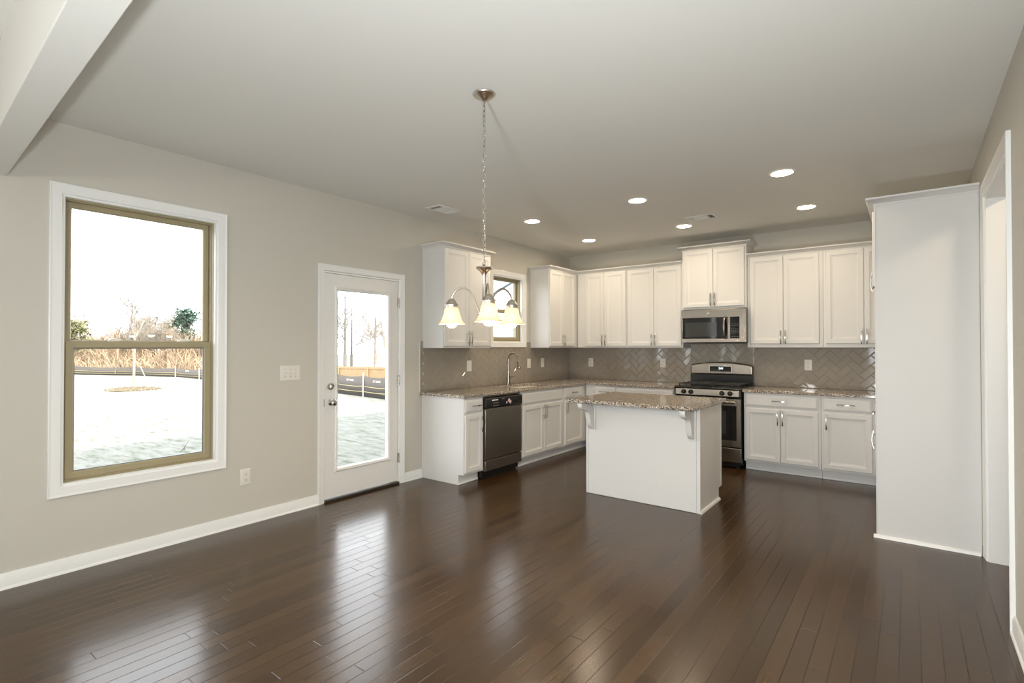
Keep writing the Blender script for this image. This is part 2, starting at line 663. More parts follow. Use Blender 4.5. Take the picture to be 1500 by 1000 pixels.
def thing(name, label, cat, loc=(0, 0, 0), rz=0.0, group=None, kind=None):
    o = bpy.data.objects.new(name, None)
    o.empty_display_size = 0.1
    COL.objects.link(o)
    o.location = loc
    o.rotation_euler = (0, 0, R(rz))
    return tag(o, label, cat, group, kind)


def copy_tree(o, parent=None):
    c = o.copy()
    COL.objects.link(c)
    if parent is not None:
        c.parent = parent
    for ch in [q for q in o.children]:
        copy_tree(ch, c)
    return c


def text_mesh(name, body, size, mat, parent, mat4, depth=0.0008, align='CENTER'):
    cu = bpy.data.curves.new(name, 'FONT')
    cu.body = body
    cu.size = size
    cu.extrude = depth
    cu.align_x = align
    cu.align_y = 'CENTER'
    t = bpy.data.objects.new(name + '_curve', cu)
    COL.objects.link(t)
    bpy.context.view_layer.update()
    me = bpy.data.meshes.new_from_object(t.evaluated_get(bpy.context.evaluated_depsgraph_get()))
    bpy.data.objects.remove(t)
    bpy.data.curves.remove(cu)
    me.transform(mat4)
    me.materials.clear()
    me.materials.append(mat)
    o = bpy.data.objects.new(name, me)
    COL.objects.link(o)
    if parent is not None:
        o.parent = parent
    return o


# text standing in the XZ plane, read from -Y
FRONT = Matrix.Rotation(R(90), 4, 'X')

# ------------------------------------------------------------------ the setting
fl = MB().box(-0.15, XR + 0.15, YB - 0.15, 0.15, -0.06, 0.0).build('floor', FLOOR, smooth=False)
tag(fl, 'dark brown hardwood plank floor with a satin sheen', 'floor', kind='structure')
ce = MB().box(-0.15, XR + 0.15, YB - 0.15, 0.15, H, H + 0.10).build('ceiling', CEIL, smooth=False)
tag(ce, 'smooth off-white ceiling over kitchen and dining area', 'ceiling', kind='structure')

W1 = (-6.063, -5.155, 0.54, 2.348)      # window opening  y0 y1 z0 z1
DR = (-4.250, -3.376, 0.0, 2.082)       # back door opening
W2 = (-1.862, -1.228, 1.460, 2.314)     # sink window opening


W3_ = (-8.949, -8.041, 0.54, 2.348)     # living area windows
W4_ = (-10.309, -9.401, 0.54, 2.348)


def inside(u, w, r):
    return r[0] < u < r[1] and r[2] < w < r[3]


us = sorted({YB - 0.15, 0.15, *W3_[:2], *W4_[:2], *W1[:2], *DR[:2], *W2[:2]})
ws = sorted({H + 0.1, *W1[2:], 0.0, DR[3], *W2[2:]})
wl = MB().slab(us, ws, lambda u, w: not (inside(u, w, W1) or inside(u, w, DR) or inside(u, w, W2) or inside(u, w, W3_) or inside(u, w, W4_)), -0.15, 0.0, 'X').build('wall_left', WALL, smooth=False)
tag(wl, 'warm grey wall holding the window and glazed door', 'wall', kind='structure')
wb = MB().box(-0.0, XR + 0.15, 0.0, 0.15, -0.06, H + 0.1).build('wall_back', WALL, smooth=False)
tag(wb, 'warm grey wall behind the stove', 'wall', kind='structure')
OP = (-3.345, -2.352, 0.0, 2.375)        # cased opening in the right wall
us = sorted({YB - 0.15, 0.0, *OP[:2]})
ws = sorted({0.0, OP[3], H + 0.1})
wr = MB().slab(us, ws, lambda u, w: not inside(u, w, OP), XR, XR + 0.12, 'X').build('wall_right', WALL, smooth=False)
tag(wr, 'warm grey wall with a tall cased opening', 'wall', kind='structure')
BW = (3.20, 4.50, 0.1, 2.42)
us = sorted({0.0, XR, *BW[:2]})
ws = sorted({-0.06, H + 0.1, *BW[2:]})
wf = MB().slab(us, ws, lambda u, w: not inside(u, w, BW), YB - 0.15, YB, 'Y').build('wall_front', WALL, smooth=False)
tag(wf, 'warm grey wall at the far end of the living area', 'wall', kind='structure')

# hall beyond the cased opening
hl = MB()
hl.box(XR + 0.12, XR + 1.5, -4.6, -4.5, 0, H)
hl.box(XR + 0.12, XR + 1.5, -1.3, -1.2, 0, H)
hl.box(XR + 1.5, XR + 1.6, -4.6, -1.2, 0, H)
hl = hl.build('wall_hall', WALL, smooth=False)
tag(hl, 'warm grey hall walls beyond the cased opening', 'wall', kind='structure')
hc = MB().box(XR + 0.12, XR + 1.6, -4.6, -1.2, H, H + 0.1).build('ceiling_hall', CEIL, smooth=False)
tag(hc, 'hall ceiling beyond the cased opening', 'ceiling', kind='structure')
hf = MB().box(XR + 0.15, XR + 1.6, -4.6, -1.2, -0.06, 0.0).build('floor_hall', FLOOR, smooth=False)
tag(hf, 'hall floor beyond the cased opening', 'floor', kind='structure')

# dropped beam across the ceiling
bm_ = MB().prism([(0.0, -6.316), (0.0, -6.442), (XR, -6.622), (XR, -6.499)], 'Z', 2.394, H + 0.02)
bmo = bm_.build('ceiling_beam', CEIL, bevel=0.004)
tag(bmo, 'boxed off-white beam dropped below the ceiling', 'beam', kind='structure')

# upper storey and roof of this house (casts the long shade on the lawn)
up = MB().box(-0.15, XR + 1.8, YB - 0.15, 6.5, H + 0.1, 5.32)
up.prism([(-0.55, 5.32), (XR + 2.2, 5.32), (2.9, 6.7)], 'Y', YB - 0.5, 6.9, 1)
tag(up.build('roof', [SIDING, ROOFSLAB], smooth=False), 'upper storey and roof of this house', 'roof', kind='structure')
fo = MB().box(-0.15, XR + 1.8, 0.15, 6.5, GZ, H + 0.1)
fo.box(-0.14, XR + 0.14, YB - 0.14, 0.15, GZ, -0.06)
tag(fo.build('wall_foundation', SIDING, smooth=False), 'outer house walls around the corner of the kitchen', 'wall', kind='structure')

# baseboards with shoe moulding
BASEP = [(0, 0), (0.022, 0), (0.021, 0.008), (0.014, 0.016), (0.013, 0.072), (0.009, 0.082), (0.007, 0.092), (0, 0.092)]


def baseboard(name, path, label):
    o = MB().sweep(path, BASEP, 0.0).build(name, TRIM)
    tag(o, label, 'baseboard', kind='structure')


baseboard('baseboard_left', [(0, -4.307), (0, YB)][::-1], 'long white baseboard under the window')
baseboard('baseboard_left.001', [(0, -3.318), (0, -3.075)][::1], 'short white baseboard between back door and cabinets')
baseboard('baseboard_right', [(XR, -3.432), (XR, YB)], 'white baseboard beside the cased opening')

CASING = [(0, 0.0), (0, 0.019), (0.006, 0.021), (0.014, 0.017), (0.020, 0.017), (0.050, 0.012), (0.060, 0.012), (0.066, 0.006), (0.066, 0.0)]

# ------------------------------------------------------------------ windows


def double_hung(name, label, op, mid, frame_w, sash_w, latches=2, track=False):
    y0, y1, z0, z1 = op
    t = thing(name, label, 'window', (0, (y0 + y1) / 2, z0), 0, kind='structure')
    MB().ring(y0 - 0.066, y1 + 0.066, z0 - 0.066, z1 + 0.066, CASING, 'X').build('casing', TRIM, t, True)
    # white liner in the wall thickness
    MB().ring(y0, y1, z0, z1, [(0, 0.0), (0.012, 0.0), (0.012, -0.035), (0, -0.035)], 'X').build('liner', TRIM, t, True)
    fw = frame_w
    # vinyl frame with a step for each sash
    MB().ring(y0, y1, z0, z1, [(0, -0.032), (0.016, -0.032), (0.018, -0.036), (0.018, -0.046), (fw, -0.046), (fw, -0.150), (0, -0.150)], 'X').build('frame', VINYL, t, True)
    a0, a1 = y0 + fw, y1 - fw
    sw = sash_w
    # lower sash in the inner track, upper in the outer
    ls = MB().ring(a0, a1, z0 + fw, mid, [(0, -0.048), (0.004, -0.044), (sw - 0.006, -0.044), (sw, -0.050), (sw, -0.080), (0, -0.080)], 'X').build('lower_sash', VINYL, t, True)
    MB().box(-0.064, -0.060, a0 + sw - 0.004, a1 - sw + 0.004, z0 + fw + sw - 0.004, mid - sw + 0.004).build('pane', GLASS, ls, True, smooth=False)
    sp = MB()
    sp.ring(a0 + sw - 0.001, a1 - sw + 0.001, z0 + fw + sw - 0.001, mid - sw + 0.001, [(0, -0.058), (0.006, -0.058), (0.006, -0.066), (0, -0.066)], 'X')
    sp.build('spacer', SPACER, ls, True)
    us_ = MB().ring(a0 + 0.002, a1 - 0.002, mid - 0.030, z1 - fw + 0.004, [(0, -0.088), (0.003, -0.084), (sw - 0.014, -0.084), (sw - 0.008, -0.092), (sw - 0.008, -0.118), (0, -0.118)], 'X').build('upper_sash', VINYL, t, True)
    q = sw - 0.010
    MB().box(-0.104, -0.100, a0 + q, a1 - q, mid - 0.030 + q, z1 - fw + 0.004 - q).build('pane', GLASS, us_, True, smooth=False)
    w = a1 - a0
    for k in range(latches):
        yy = a0 + w * ((0.30, 0.78)[k] if latches == 2 else 0.5)
        lt = MB().box(-0.075, -0.052, yy - 0.03, yy + 0.03, mid, mid + 0.006)
        lt.tube([(-0.066, yy - 0.028, mid + 0.006), (-0.06, yy - 0.01, mid + 0.016), (-0.056, yy + 0.02, mid + 0.013), (-0.054, yy + 0.045, mid + 0.006)], 0.005, 8)
        lt.build('sash_lock', PLATE, t, True)
    return t


w1 = double_hung('window_1', 'large double-hung window with almond frame and white casing', W1, 1.437, 0.024, 0.046)
double_hung('window_2', 'small double-hung window above the kitchen sink', W2, 1.885, 0.022, 0.040, 1)
double_hung('window_3', 'double-hung window of the living area beyond the beam', W3_, 1.437, 0.024, 0.046)
double_hung('window_4', 'double-hung window at the far end of the living area', W4_, 1.437, 0.024, 0.046)
# unseen window, added behind the camera to let in fill daylight
t = thing('fill_window', 'added unseen window in the living area wall for fill daylight', 'window', (3.95, YB, 0.1), 0, kind='structure')
MB().ring(BW[0] - .07, BW[1] + .07, BW[2] - .07, BW[3] + .07, [(0, YB), (0, YB + .02), (.07, YB + .012), (.07, YB)], 'Y').build('casing', TRIM, t, True)
fr = MB().ring(BW[0], BW[1], BW[2], BW[3], [(0, YB - .15), (0, YB), (.012, YB), (.012, YB - .04), (.05, YB - .04), (.05, YB - .10), (.012, YB - .15)], 'Y')
fr.build('frame', VINYL, t, True)
MB().box(3.23, 4.47, YB - .08, YB - .076, .13, 2.39).build('pane', GLASS, t, True, smooth=False)

# ------------------------------------------------------------------ back door
d = thing('door_1', 'white glazed back door with full-length glass panel', 'door', (0, -3.81, 0), 0, kind='structure')
MB().arch(-4.306, -3.320, 0.0, 2.143, [(0, 0.0), (0, 0.019), (0.006, 0.021), (0.014, 0.017), (0.044, 0.012), (0.052, 0.010), (0.056, 0.004), (0.056, 0.0)], 'X').build('casing', TRIM, d, True)
MB().arch(DR[0], DR[1], 0.0, DR[3], [(0, 0.0), (0.012, 0.0), (0.012, -0.15), (0, -0.15)], 'X').build('jamb', TRIM, d, True)
Y0, Y1, Z0, Z1 = -4.234, -3.392, 0.030, 2.066
G = (-4.098, -3.522, 0.288, 1.918)
sl = MB().slab([Y0, G[0] - .01, G[1] + .01, Y1], [Z0, G[2] - .01, G[3] + .01, Z1], lambda u, w: not inside(u, w, (G[0] - .01, G[1] + .01, G[2] - .01, G[3] + .01)), -0.050, -0.006, 'X')
slab = sl.build('slab', DOORP, d, True, bevel=0.002)
MB().ring(G[0] - .034, G[1] + .034, G[2] - .034, G[3] + .034, [(0, -.006), (0.003, 0.003), (0.010, 0.008), (0.020, 0.004), (0.030, -0.002), (0.034, -.012), (0.034, -.045), (0.03, -.045), (0.02, -.006)], 'X').build('glazing_bead', DOORP, slab, True)
MB().box(-0.030, -0.026, G[0] - .008, G[1] + .008, G[2] - .008, G[3] + .008).build('pane', GLASS, slab, True, smooth=False)
MB().box(-0.150, 0.020, DR[0] + .012, DR[1] - .012, 0.0, 0.022).build('threshold', plain('threshold_bronze', (0.035, 0.027, 0.02), .35), d, True, bevel=0.004)
kb = MB().lathe([(0, -.006), (.031, -.006), (.031, .002), (.027, .006), (.012, .008), (.011, .026), (.018, .032), (.027, .042), (.030, .052), (.026, .062), (.014, .067), (0, .068)], (0, -4.172, .896), 28, axis='X')
kb.build('knob', CHROME, slab, True, sharp=50)
db = MB().lathe([(0, -.006), (.032, -.006), (.032, .006), (.028, .014), (.020, .016), (.018, .011), (0, .011)], (0, -4.178, 1.040), 28, axis='X')
db.box(.010, .026, -4.184, -4.172, 1.026, 1.054)
db.build('deadbolt', CHROME, slab, True, sharp=40)
MB().box(-.002, .001, -4.2455, -4.2385, .86, .93).build('strike_plate', CHROME, d, True)
for zc in (1.853, 1.057, .263):
    hg = MB().cyl((.006, -3.3875, zc - .05), (.006, -3.3875, zc + .05), .007, n=12)
    hg.box(-.004, .002, -3.400, -3.381, zc - .048, zc + .048)
    hg.build('hinge', CHROME, d, True)

# cased opening in the right wall
c = thing('door_2', 'tall white cased opening beside the refrigerator cabinet', 'doorway', (XR, -2.85, 0), 0, kind='structure')
MB().arch(OP[0] - .086, OP[1] + .086, 0.0, OP[3] + .086, [(0, XR), (0, XR - .019), (.006, XR - .021), (.014, XR - .017), (.022, XR - .017), (.070, XR - .012), (.080, XR - .012), (.086, XR - .006), (.086, XR)], 'X').build('casing', TRIM, c, True)
MB().arch(OP[0], OP[1], 0.0, OP[3], [(0, XR - .0), (.012, XR - .0), (.012, XR + .12), (0, XR + .12)], 'X').build('jamb', TRIM, c, True)

# ------------------------------------------------------------------ cabinets
CROWN = [(0, 0), (.006, 0), (.010, .010), (.018, .014), (.038, .034), (.050, .038), (.054, .046), (.054, .050), (0, .050)]


def bow_pull(vertical, L=0.158):
    """Flat bow handle, lying in local XZ, standing off -Y, centred on origin."""
    m = MB()
    n = 12
    vs, fs = [], []
    for i in range(n + 1):
        s = -1 + 2 * i / n
        a = s * L / 2
        y = -0.020 - 0.013 * (1 - s * s)
        wd, th = 0.0055, 0.0028
        for du, dy in ((-wd, th), (wd, th), (wd, -th), (-wd, -th)):
            vs.append((du, y + dy, a) if vertical else (a, y + dy, du))
    for i in range(n):
        for k in range(4):
            fs.append((i * 4 + k, i * 4 + (k + 1) % 4, i * 4 + 4 + (k + 1) % 4, i * 4 + 4 + k))
    fs += [(3, 2, 1, 0), tuple(n * 4 + k for k in range(4))]
    m.add(vs, fs)
    for s in (-1, 1):
        a = s * 0.048
        p0, p1 = ((0, 0, a), (0, -0.030, a)) if vertical else ((a, 0, 0), (a, -0.030, 0))
        m.cyl(p0, p1, 0.0048, n=10)
    return m


HV = bow_pull(True).build('handle', CHROME)
HH = bow_pull(False).build('handle', CHROME)
HV_ME, HH_ME = HV.data, HH.data
bpy.data.objects.remove(HV)
bpy.data.objects.remove(HH)
DT = 0.020


def front(root, kind, x0, x1, z0, z1, d, handle=None, name=None):
    """A door or drawer front on a cabinet whose face is at local y = -d; z absolute above root."""
    m = MB()
    yb, yf = -d, -d - DT
    if kind == 'door':
        rail = 0.046
        m.nest(x0, x1, z0, z1, [(0, yb), (0, yf + .006), (.002, yf + .002), (.006, yf), (rail, yf), (rail + .003, yf + .0035), (rail + .006, yf + .0045), (rail + .026, yf + .0105), (rail + .030, yf + .0105)], 'Y')
    elif kind == 'flat':
        m.nest(x0, x1, z0, z1, [(0, yb), (0, yf + .006), (.004, yf)], 'Y')
    else:
        m.nest(x0, x1, z0, z1, [(0, yb), (0, yf + .009), (.003, yf + .006), (.016, yf + .0015), (.020, yf)], 'Y')
    o = m.build('door' if kind == 'door' else 'drawer', CAB, root, sharp=18)
    if handle:
        typ, hx, hz = handle
        h = bpy.data.objects.new('handle', HV_ME if typ == 'v' else HH_ME)
        COL.objects.link(h)
        h.parent = o
        h.location = (hx, yf + .0005, hz)
    return o


def cabinet(name, label, origin, rz, w, d, h, fronts, toe=False, crown=None, cat='cabinet', group=None, scribe=None, extra=None):
    root = thing(name, label, cat, origin, rz, group)
    m = MB()
    if toe:
        m.prism([(0, 0), (-d + .075, 0), (-d + .075, .105), (-d, .105), (-d, h), (0, h)], 'X', 0, w)
    else:
        m.box(0, w, -d, 0, 0, h)
    m.build('body', CAB, root, bevel=0.0015)
    if toe:
        s = MB().box(0.001, w - .001, -d + .064, -d + .075, 0.0, .022)
        s.build('shoe_moulding', TRIM, root, bevel=0.006)
    for f in fronts:
        front(root, f[0], f[1], f[2], f[3], f[4], d, f[5] if len(f) > 5 else None)
    if crown:
        path, m0, m1 = crown
        MB().sweep(path, CROWN, h - .006, m0, m1).build('crown_moulding', CAB, root, sharp=40)
    return root


def pair(x0, xm, x1, z0, z1, hz, gap=0.0015):
    """Two doors meeting at xm, pulls either side of the gap."""
    return [('door', x0, xm - gap, z0, z1, ('v', xm - .024, hz)), ('door', xm + gap, x1, z0, z1, ('v', xm + .024, hz))]


UB = 1.386
UG = 'white upper cabinets'
BG = 'white base cabinets'
# --- upper cabinets (z0/z1 of fronts relative to the cabinet bottom)
w = 0.763
cu = cabinet('wall_hung_cabinet', 'white two-door upper cabinet nearest the glazed door, chandelier in front', (0.0, -3.051, UB), 90, w, .305, 1.066,
             pair(.008, w / 2, w - .008, .020, 1.052, .105), crown=([(0, 0), (0, -.305), (w, -.305), (w, 0)], 0, 0), group=UG)
MB().box(-.004, 0, -.03, 0, 0, 1.06).build('scribe_strip', CAB, cu)
w = 1.044 - .003
cu = cabinet('wall_hung_cabinet', 'white two-door upper cabinet in the corner past the sink window', (0.0, -1.044, UB), 90, w, .305, 1.066,
             pair(.008, .335, .662, .020, 1.052, .105), crown=([(0, 0), (0, -.305), (1.044 - .305, -.305)], 0, -1), group=UG)
MB().box(-.004, 0, -.03, 0, 0, 1.06).build('scribe_strip', CAB, cu)
cabinet('wall_hung_cabinet', 'white two-door upper cabinet filling the corner of the stove wall', (.327, 0, UB), 0, 1.103 - .327, .305, 1.066,
        pair(.458 - .327, .759 - .327, 1.088 - .327, .020, 1.052, .105), crown=([(-.022, -.305), (1.104 - .327, -.305)], -1, 0), group=UG)
cabinet('wall_hung_cabinet', 'white two-door upper cabinet touching the raised cabinet over the microwave', (1.105, 0, UB), 0, 1.873 - 1.105, .305, 1.066,
        pair(1.122 - 1.105, 1.488 - 1.105, 1.853 - 1.105, .020, 1.052, .105), crown=([(-.001, -.305), (1.873 - 1.105, -.305)], 0, 0), group=UG)
w = 2.642 - 1.876
cabinet('wall_hung_cabinet', 'raised white two-door upper cabinet directly above the microwave', (1.876, 0, 1.864), 0, w, .340, .752,
        pair(.020, w / 2, w - .020, .024, .735, .115), crown=([(0, 0), (0, -.340), (w, -.340), (w, 0)], 0, 0), group=UG)
cabinet('wall_hung_cabinet', 'white two-door upper cabinet on the refrigerator side of the microwave', (2.645, 0, 1.390), 0, 3.424 - 2.645, .305, 1.066,
        pair(2.677 - 2.645, 3.030 - 2.645, 3.388 - 2.645, .042, 1.050, .115), crown=([(0, -.305), (3.425 - 2.645, -.305)], 0, 0), group=UG)
cabinet('wall_hung_cabinet', 'white upper cabinet partly hidden behind the tall refrigerator panel', (3.426, 0, 1.390), 0, 4.24 - 3.426, .305, 1.066,
        pair(3.449 - 3.426, 3.798 - 3.426, 4.14 - 3.426, .042, 1.050, .115), crown=([(-.001, -.305), (4.24 - 3.426, -.305)], 0, 0), group=UG)

# --- base cabinets
BH = .882
DZ0, DZ1, WZ0, WZ1 = .128, .708, .730, .862


def bx(y, y0):
    return y - y0


y0 = -3.070
cabinet('base_cabinet', 'narrow white base cabinet at the counter end beside the dishwasher', (.003, y0, 0), 90, -2.772 - y0, .61, BH,
        [('drawer', .010, -2.795 - y0, WZ0, WZ1, ('h', .165, .796)), ('door', .010, -2.795 - y0, DZ0, DZ1, ('v', .240, .600))], toe=True, group=BG)
y0 = -2.112
cabinet('base_cabinet', 'white base cabinet under the sink with false drawer front', (.003, y0, 0), 90, -1.190 - y0, .61, BH,
        [('drawer', .028, -1.222 - y0, WZ0, WZ1, None), *pair(.028, -1.650 - y0, -1.222 - y0, DZ0, DZ1, .612)], toe=True, group=BG)
y0 = -1.188
cabinet('base_cabinet', 'white base cabinet in the corner behind the island with one drawer', (.003, y0, 0), 90, -.003 - y0, .61, BH,
        [('drawer', .033, -.70 - y0, WZ0, WZ1, ('h', .25, .796)), ('door', .033, -.70 - y0, DZ0, DZ1, ('v', .060, .612))], toe=True, group=BG)
x0 = .633
cabinet('base_cabinet', 'white base cabinet in the corner under the stove wall, mostly behind the island', (x0, -.003, 0), 0, 1.086 - x0, .61, BH,
        [('drawer', .763 - x0, 1.075 - x0, WZ0, WZ1, ('h', .29, .796)), ('door', .763 - x0, 1.075 - x0, DZ0, DZ1, ('v', .415, .612))], toe=True, group=BG)
x0 = 1.088
cabinet('base_cabinet', 'white base cabinet with a wide drawer beside the stove, behind the island', (x0, -.003, 0), 0, 1.876 - x0, .61, BH,
        [('drawer', 1.100 - x0, 1.856 - x0, WZ0, WZ1, ('h', .39, .796)), *pair(1.100 - x0, 1.478 - x0, 1.856 - x0, DZ0, DZ1, .612)], toe=True, group=BG)
x0 = 2.674
cabinet('base_cabinet', 'white two-door base cabinet with one wide drawer, refrigerator side of stove', (x0, -.003, 0), 0, 3.432 - x0, .61, BH,
        [('drawer', 2.692 - x0, 3.408 - x0, WZ0, WZ1, ('h', 3.045 - x0, .800)), *pair(2.692 - x0, 3.049 - x0, 3.408 - x0, DZ0, DZ1, .612)], toe=True, group=BG)
x0 = 3.434
cabinet('base_cabinet', 'white one-door base cabinet next to the tall refrigerator panel', (x0, -.003, 0), 0, 3.925 - x0, .61, BH,
        [('drawer', 3.454 - x0, 3.876 - x0, WZ0, WZ1, ('h', 3.655 - x0, .800)), ('door', 3.454 - x0, 3.876 - x0, DZ0, DZ1, ('v', .048, .612))], toe=True, group=BG)
cabinet('base_cabinet', 'white base cabinet facing the stove, only its pulls showing past refrigerator panel', (XR - .003, -.635, 0), -90, .62, .62, BH,
        [('drawer', .03, .60, WZ0, WZ1, ('h', .54, .800)), ('door', .03, .60, DZ0, DZ1, ('v', .575, .56))], toe=True, group=BG)

# --- island
isl = cabinet('kitchen_island', 'white kitchen island cabinet with scrolled corbels under its overhang', (2.773, -2.510, 0), 180, 1.075, .614, BH,
              [('drawer', .02, .53, WZ0, WZ1, ('h', .275, .796)), ('drawer', .545, 1.055, WZ0, WZ1, ('h', .80, .796)),
               ('door', .02, .53, DZ0, DZ1, ('v', .49, .6)), ('door', .545, 1.055, DZ0, DZ1, ('v', .59, .6))], toe=True, cat='kitchen island')
MB().box(1.722, 2.748, -2.516, -2.510, .004, .882).build('back_panel', CAB, isl, True, bevel=.0015)
MB().box(1.698, 1.720, -2.518, -2.510, .004, .882).build('corner_strip', CAB, isl, True, bevel=.002)
MB().box(2.750, 2.779, -2.518, -2.500, .0, .882).build('corner_strip', CAB, isl, True, bevel=.002)
MB().box(2.773, 2.778, -1.925, -1.890, .112, .882).build('corner_strip', CAB, isl, True, bevel=.002)
MB().prism([(2.773, 0), (2.792, 0), (2.791, .008), (2.784, .018), (2.773, .022)], 'Y', -2.515, -1.975).build('shoe_moulding', TRIM, isl, True)
CORB = [(0, 0), (.232, 0), (.234, -.018), (.228, -.036), (.214, -.052), (.192, -.062), (.166, -.068), (.138, -.074), (.112, -.086), (.094, -.106), (.084, -.132),
        (.078, -.160), (.070, -.190), (.058, -.216), (.042, -.236), (.026, -.247), (.014, -.258), (0, -.262)]
for cx_ in (1.768, 2.712):
    cb = MB().prism([(-2.530 - o, .880 + z) for o, z in CORB], 'X', cx_ - .024, cx_ + .024).build('corbel', CAB, isl, True, bevel=.003, sharp=28)
    MB().box(cx_ - .037, cx_ + .037, -2.530, -2.516, .606, .880).build('back_plate', CAB, cb, True, bevel=.003)

# --- refrigerator surround
rf = thing('refrigerator_cabinet', 'tall white refrigerator cabinet with plain end panel and crown', 'cabinet', (XR, -2.255, 0), 0)
MB().box(3.975, XR - .022, -2.255, -2.233, 0, 2.445).build('end_panel', CAB, rf, True, bevel=.002)
MB().box(3.972, 3.980, -2.257, -2.231, .02, 2.445).build('edge_strip', CAB, rf, True, bevel=.002)
MB().box(3.975, XR - .001, -1.300, -1.280, 0, 2.445).build('side_panel', CAB, rf, True, bevel=.002)
MB().box(3.980, XR - .001, -2.232, -1.301, 1.825, 2.445).build('body', CAB, rf, True, bevel=.002)
MB().sweep([(XR - .022, -2.255)[0:2], (3.975, -2.255), (3.975, -1.280)][::-1] if False else [(3.975, -1.280), (3.975, -2.255), (XR - .024, -2.255)], CROWN, 2.440).build('crown_moulding', CAB, rf, True, sharp=40)
MB().prism([(-2.255, 0), (-2.274, 0), (-2.273, .008), (-2.266, .018), (-2.255, .022)], 'X', 3.956, XR - .03).build('shoe_moulding', TRIM, rf, True)
for k, (a, b_) in enumerate(((-2.222, -1.770), (-1.766, -1.312))):
    dm = MB().nest(a, b_, 1.848, 2.405, [(0, 3.978), (0, 3.964), (.006, 3.958), (.046, 3.958), (.052, 3.963), (.074, 3.968)], 'X').build('door', CAB, rf, True, sharp=18)
    h = bpy.data.objects.new('handle', HV_ME)
    COL.objects.link(h)
    h.parent = dm
    h.location = (3.9575 - XR, (-1.795 if k == 0 else -1.740) + 2.255, 1.925)
    h.rotation_euler = (0, 0, R(-90))

# ------------------------------------------------------------------ counters, sink, tap
SK = (.150, .535, -2.020, -1.290)     # sink cut-out x0 x1 y0 y1
xs = sorted({.002, .648, 1.884, SK[0], SK[1]})
ys = sorted({-3.100, -.648, -.002, SK[2], SK[3]})
ct = MB().slab(xs, ys, lambda u, w_: (u < .648 or w_ > -.648) and not (SK[0] < u < SK[1] and SK[2] < w_ < SK[3]), .8825, .914, 'Z').build('countertop', GRANITE, bevel=.004)
tag(ct, 'long speckled granite countertop around the corner, with the sink', 'countertop')
ct = MB().slab([2.661, 3.925, XR - .002], [-1.26, -.648, -.002], lambda u, w_: u > 3.925 or w_ > -.648, .8825, .914, 'Z').build('countertop', GRANITE, bevel=.004)
tag(ct, 'speckled granite countertop between stove and refrigerator panel', 'countertop')
ct = MB().box(1.629, 2.800, -2.767, -1.809, .8825, .914).build('countertop', GRANITE, bevel=.004)
tag(ct, 'speckled granite top of the kitchen island', 'countertop')

sk = MB()
sk.nest(SK[0] - .012, SK[1] + .012, SK[2] - .012, SK[3] + .012, [(0, .881), (.016, .881), (.020, .86), (.030, .70), (.06, .690)], 'Z', cap0=False)
sko = sk.build('sink', STEEL, sharp=50)
tag(sko, 'stainless undermount sink set into the granite below the window', 'sink')
MB().lathe([(0, .693), (.038, .693), (.042, .691)], (.34, -1.655, 0), 24).build('drain', CHROME, sko)

fx, fy = .085, -1.655
fa = thing('kitchen_faucet', 'brushed steel gooseneck faucet behind the sink', 'faucet', (fx, fy, .914))
MB().lathe([(0, 0), (.029, 0), (.029, .006), (.023, .012), (.020, .06), (.0165, .14), (.0135, .19), (.0125, .20)], (0, 0, 0), 24).build('body', STEEL, fa)
arc = [(0, 0, .19), (0, 0, .30)]
for k in range(0, 10):
    a = math.pi - k * R(178) / 9.0
    arc.append((.078 + .078 * math.cos(a), 0, .318 + .086 * math.sin(a)))
arc.append((.160, 0, .290))
MB().tube(arc, .0118, 14).build('spout', STEEL, fa, sharp=50)
MB().tube([(.158, 0, .300), (.162, 0, .280), (.168, 0, .245), (.174, 0, .215), (.175, 0, .206)], [.0125, .015, .0175, .021, .017], 18).build('spray_head', STEEL, fa, sharp=50)
lv = MB().lathe([(0, 0), (.014, 0), (.014, .018), (.010, .026), (0, .028)], (0, .014, .095), 16, axis='Y')
lv.tube([(0, .034, .095), (.006, .055, .098), (.02, .09, .108), (.03, .115, .105)], [.009, .006, .006, .004], 10)
lv.build('lever', STEEL, fa, sharp=50)

# ------------------------------------------------------------------ herringbone backsplash


def clip(poly, a, bq, keep_ge, axis):
    out = []
    for i in range(len(poly)):
        p, q = poly[i], poly[(i + 1) % len(poly)]
        dp = (p[axis] - a) * (1 if keep_ge else -1)
        dq = (q[axis] - a) * (1 if keep_ge else -1)
        if dp >= 0:
            out.append(p)
        if (dp >= 0) != (dq >= 0):
            s = dp / (dp - dq)
            out.append((p[0] + s * (q[0] - p[0]), p[1] + s * (q[1] - p[1])))
    return out


def inset_poly(poly, dd):
    n = len(poly)
    out = []
    for i in range(n):
        p0, p1, p2 = Vector(poly[i - 1]), Vector(poly[i]), Vector(poly[(i + 1) % n])
        e1, e2 = (p1 - p0), (p2 - p1)
        if e1.length < 1e-7 or e2.length < 1e-7:
            return None
        e1.normalize(); e2.normalize()
        n1, n2 = Vector((-e1.y, e1.x)), Vector((-e2.y, e2.x))
        den = 1 + n1.dot(n2)
        if den < 0.15:
            return None
        out.append(tuple(p1 + (n1 + n2) * (dd / den)))
    # reject flipped slivers
    ar = sum(out[i][0] * out[(i + 1) % n][1] - out[(i + 1) % n][0] * out[i][1] for i in range(n)) / 2
    return out if ar > 2e-5 else None


def area2(poly):
    return sum(poly[i][0] * poly[(i + 1) % len(poly)][1] - poly[(i + 1) % len(poly)][0] * poly[i][1] for i in range(len(poly))) / 2


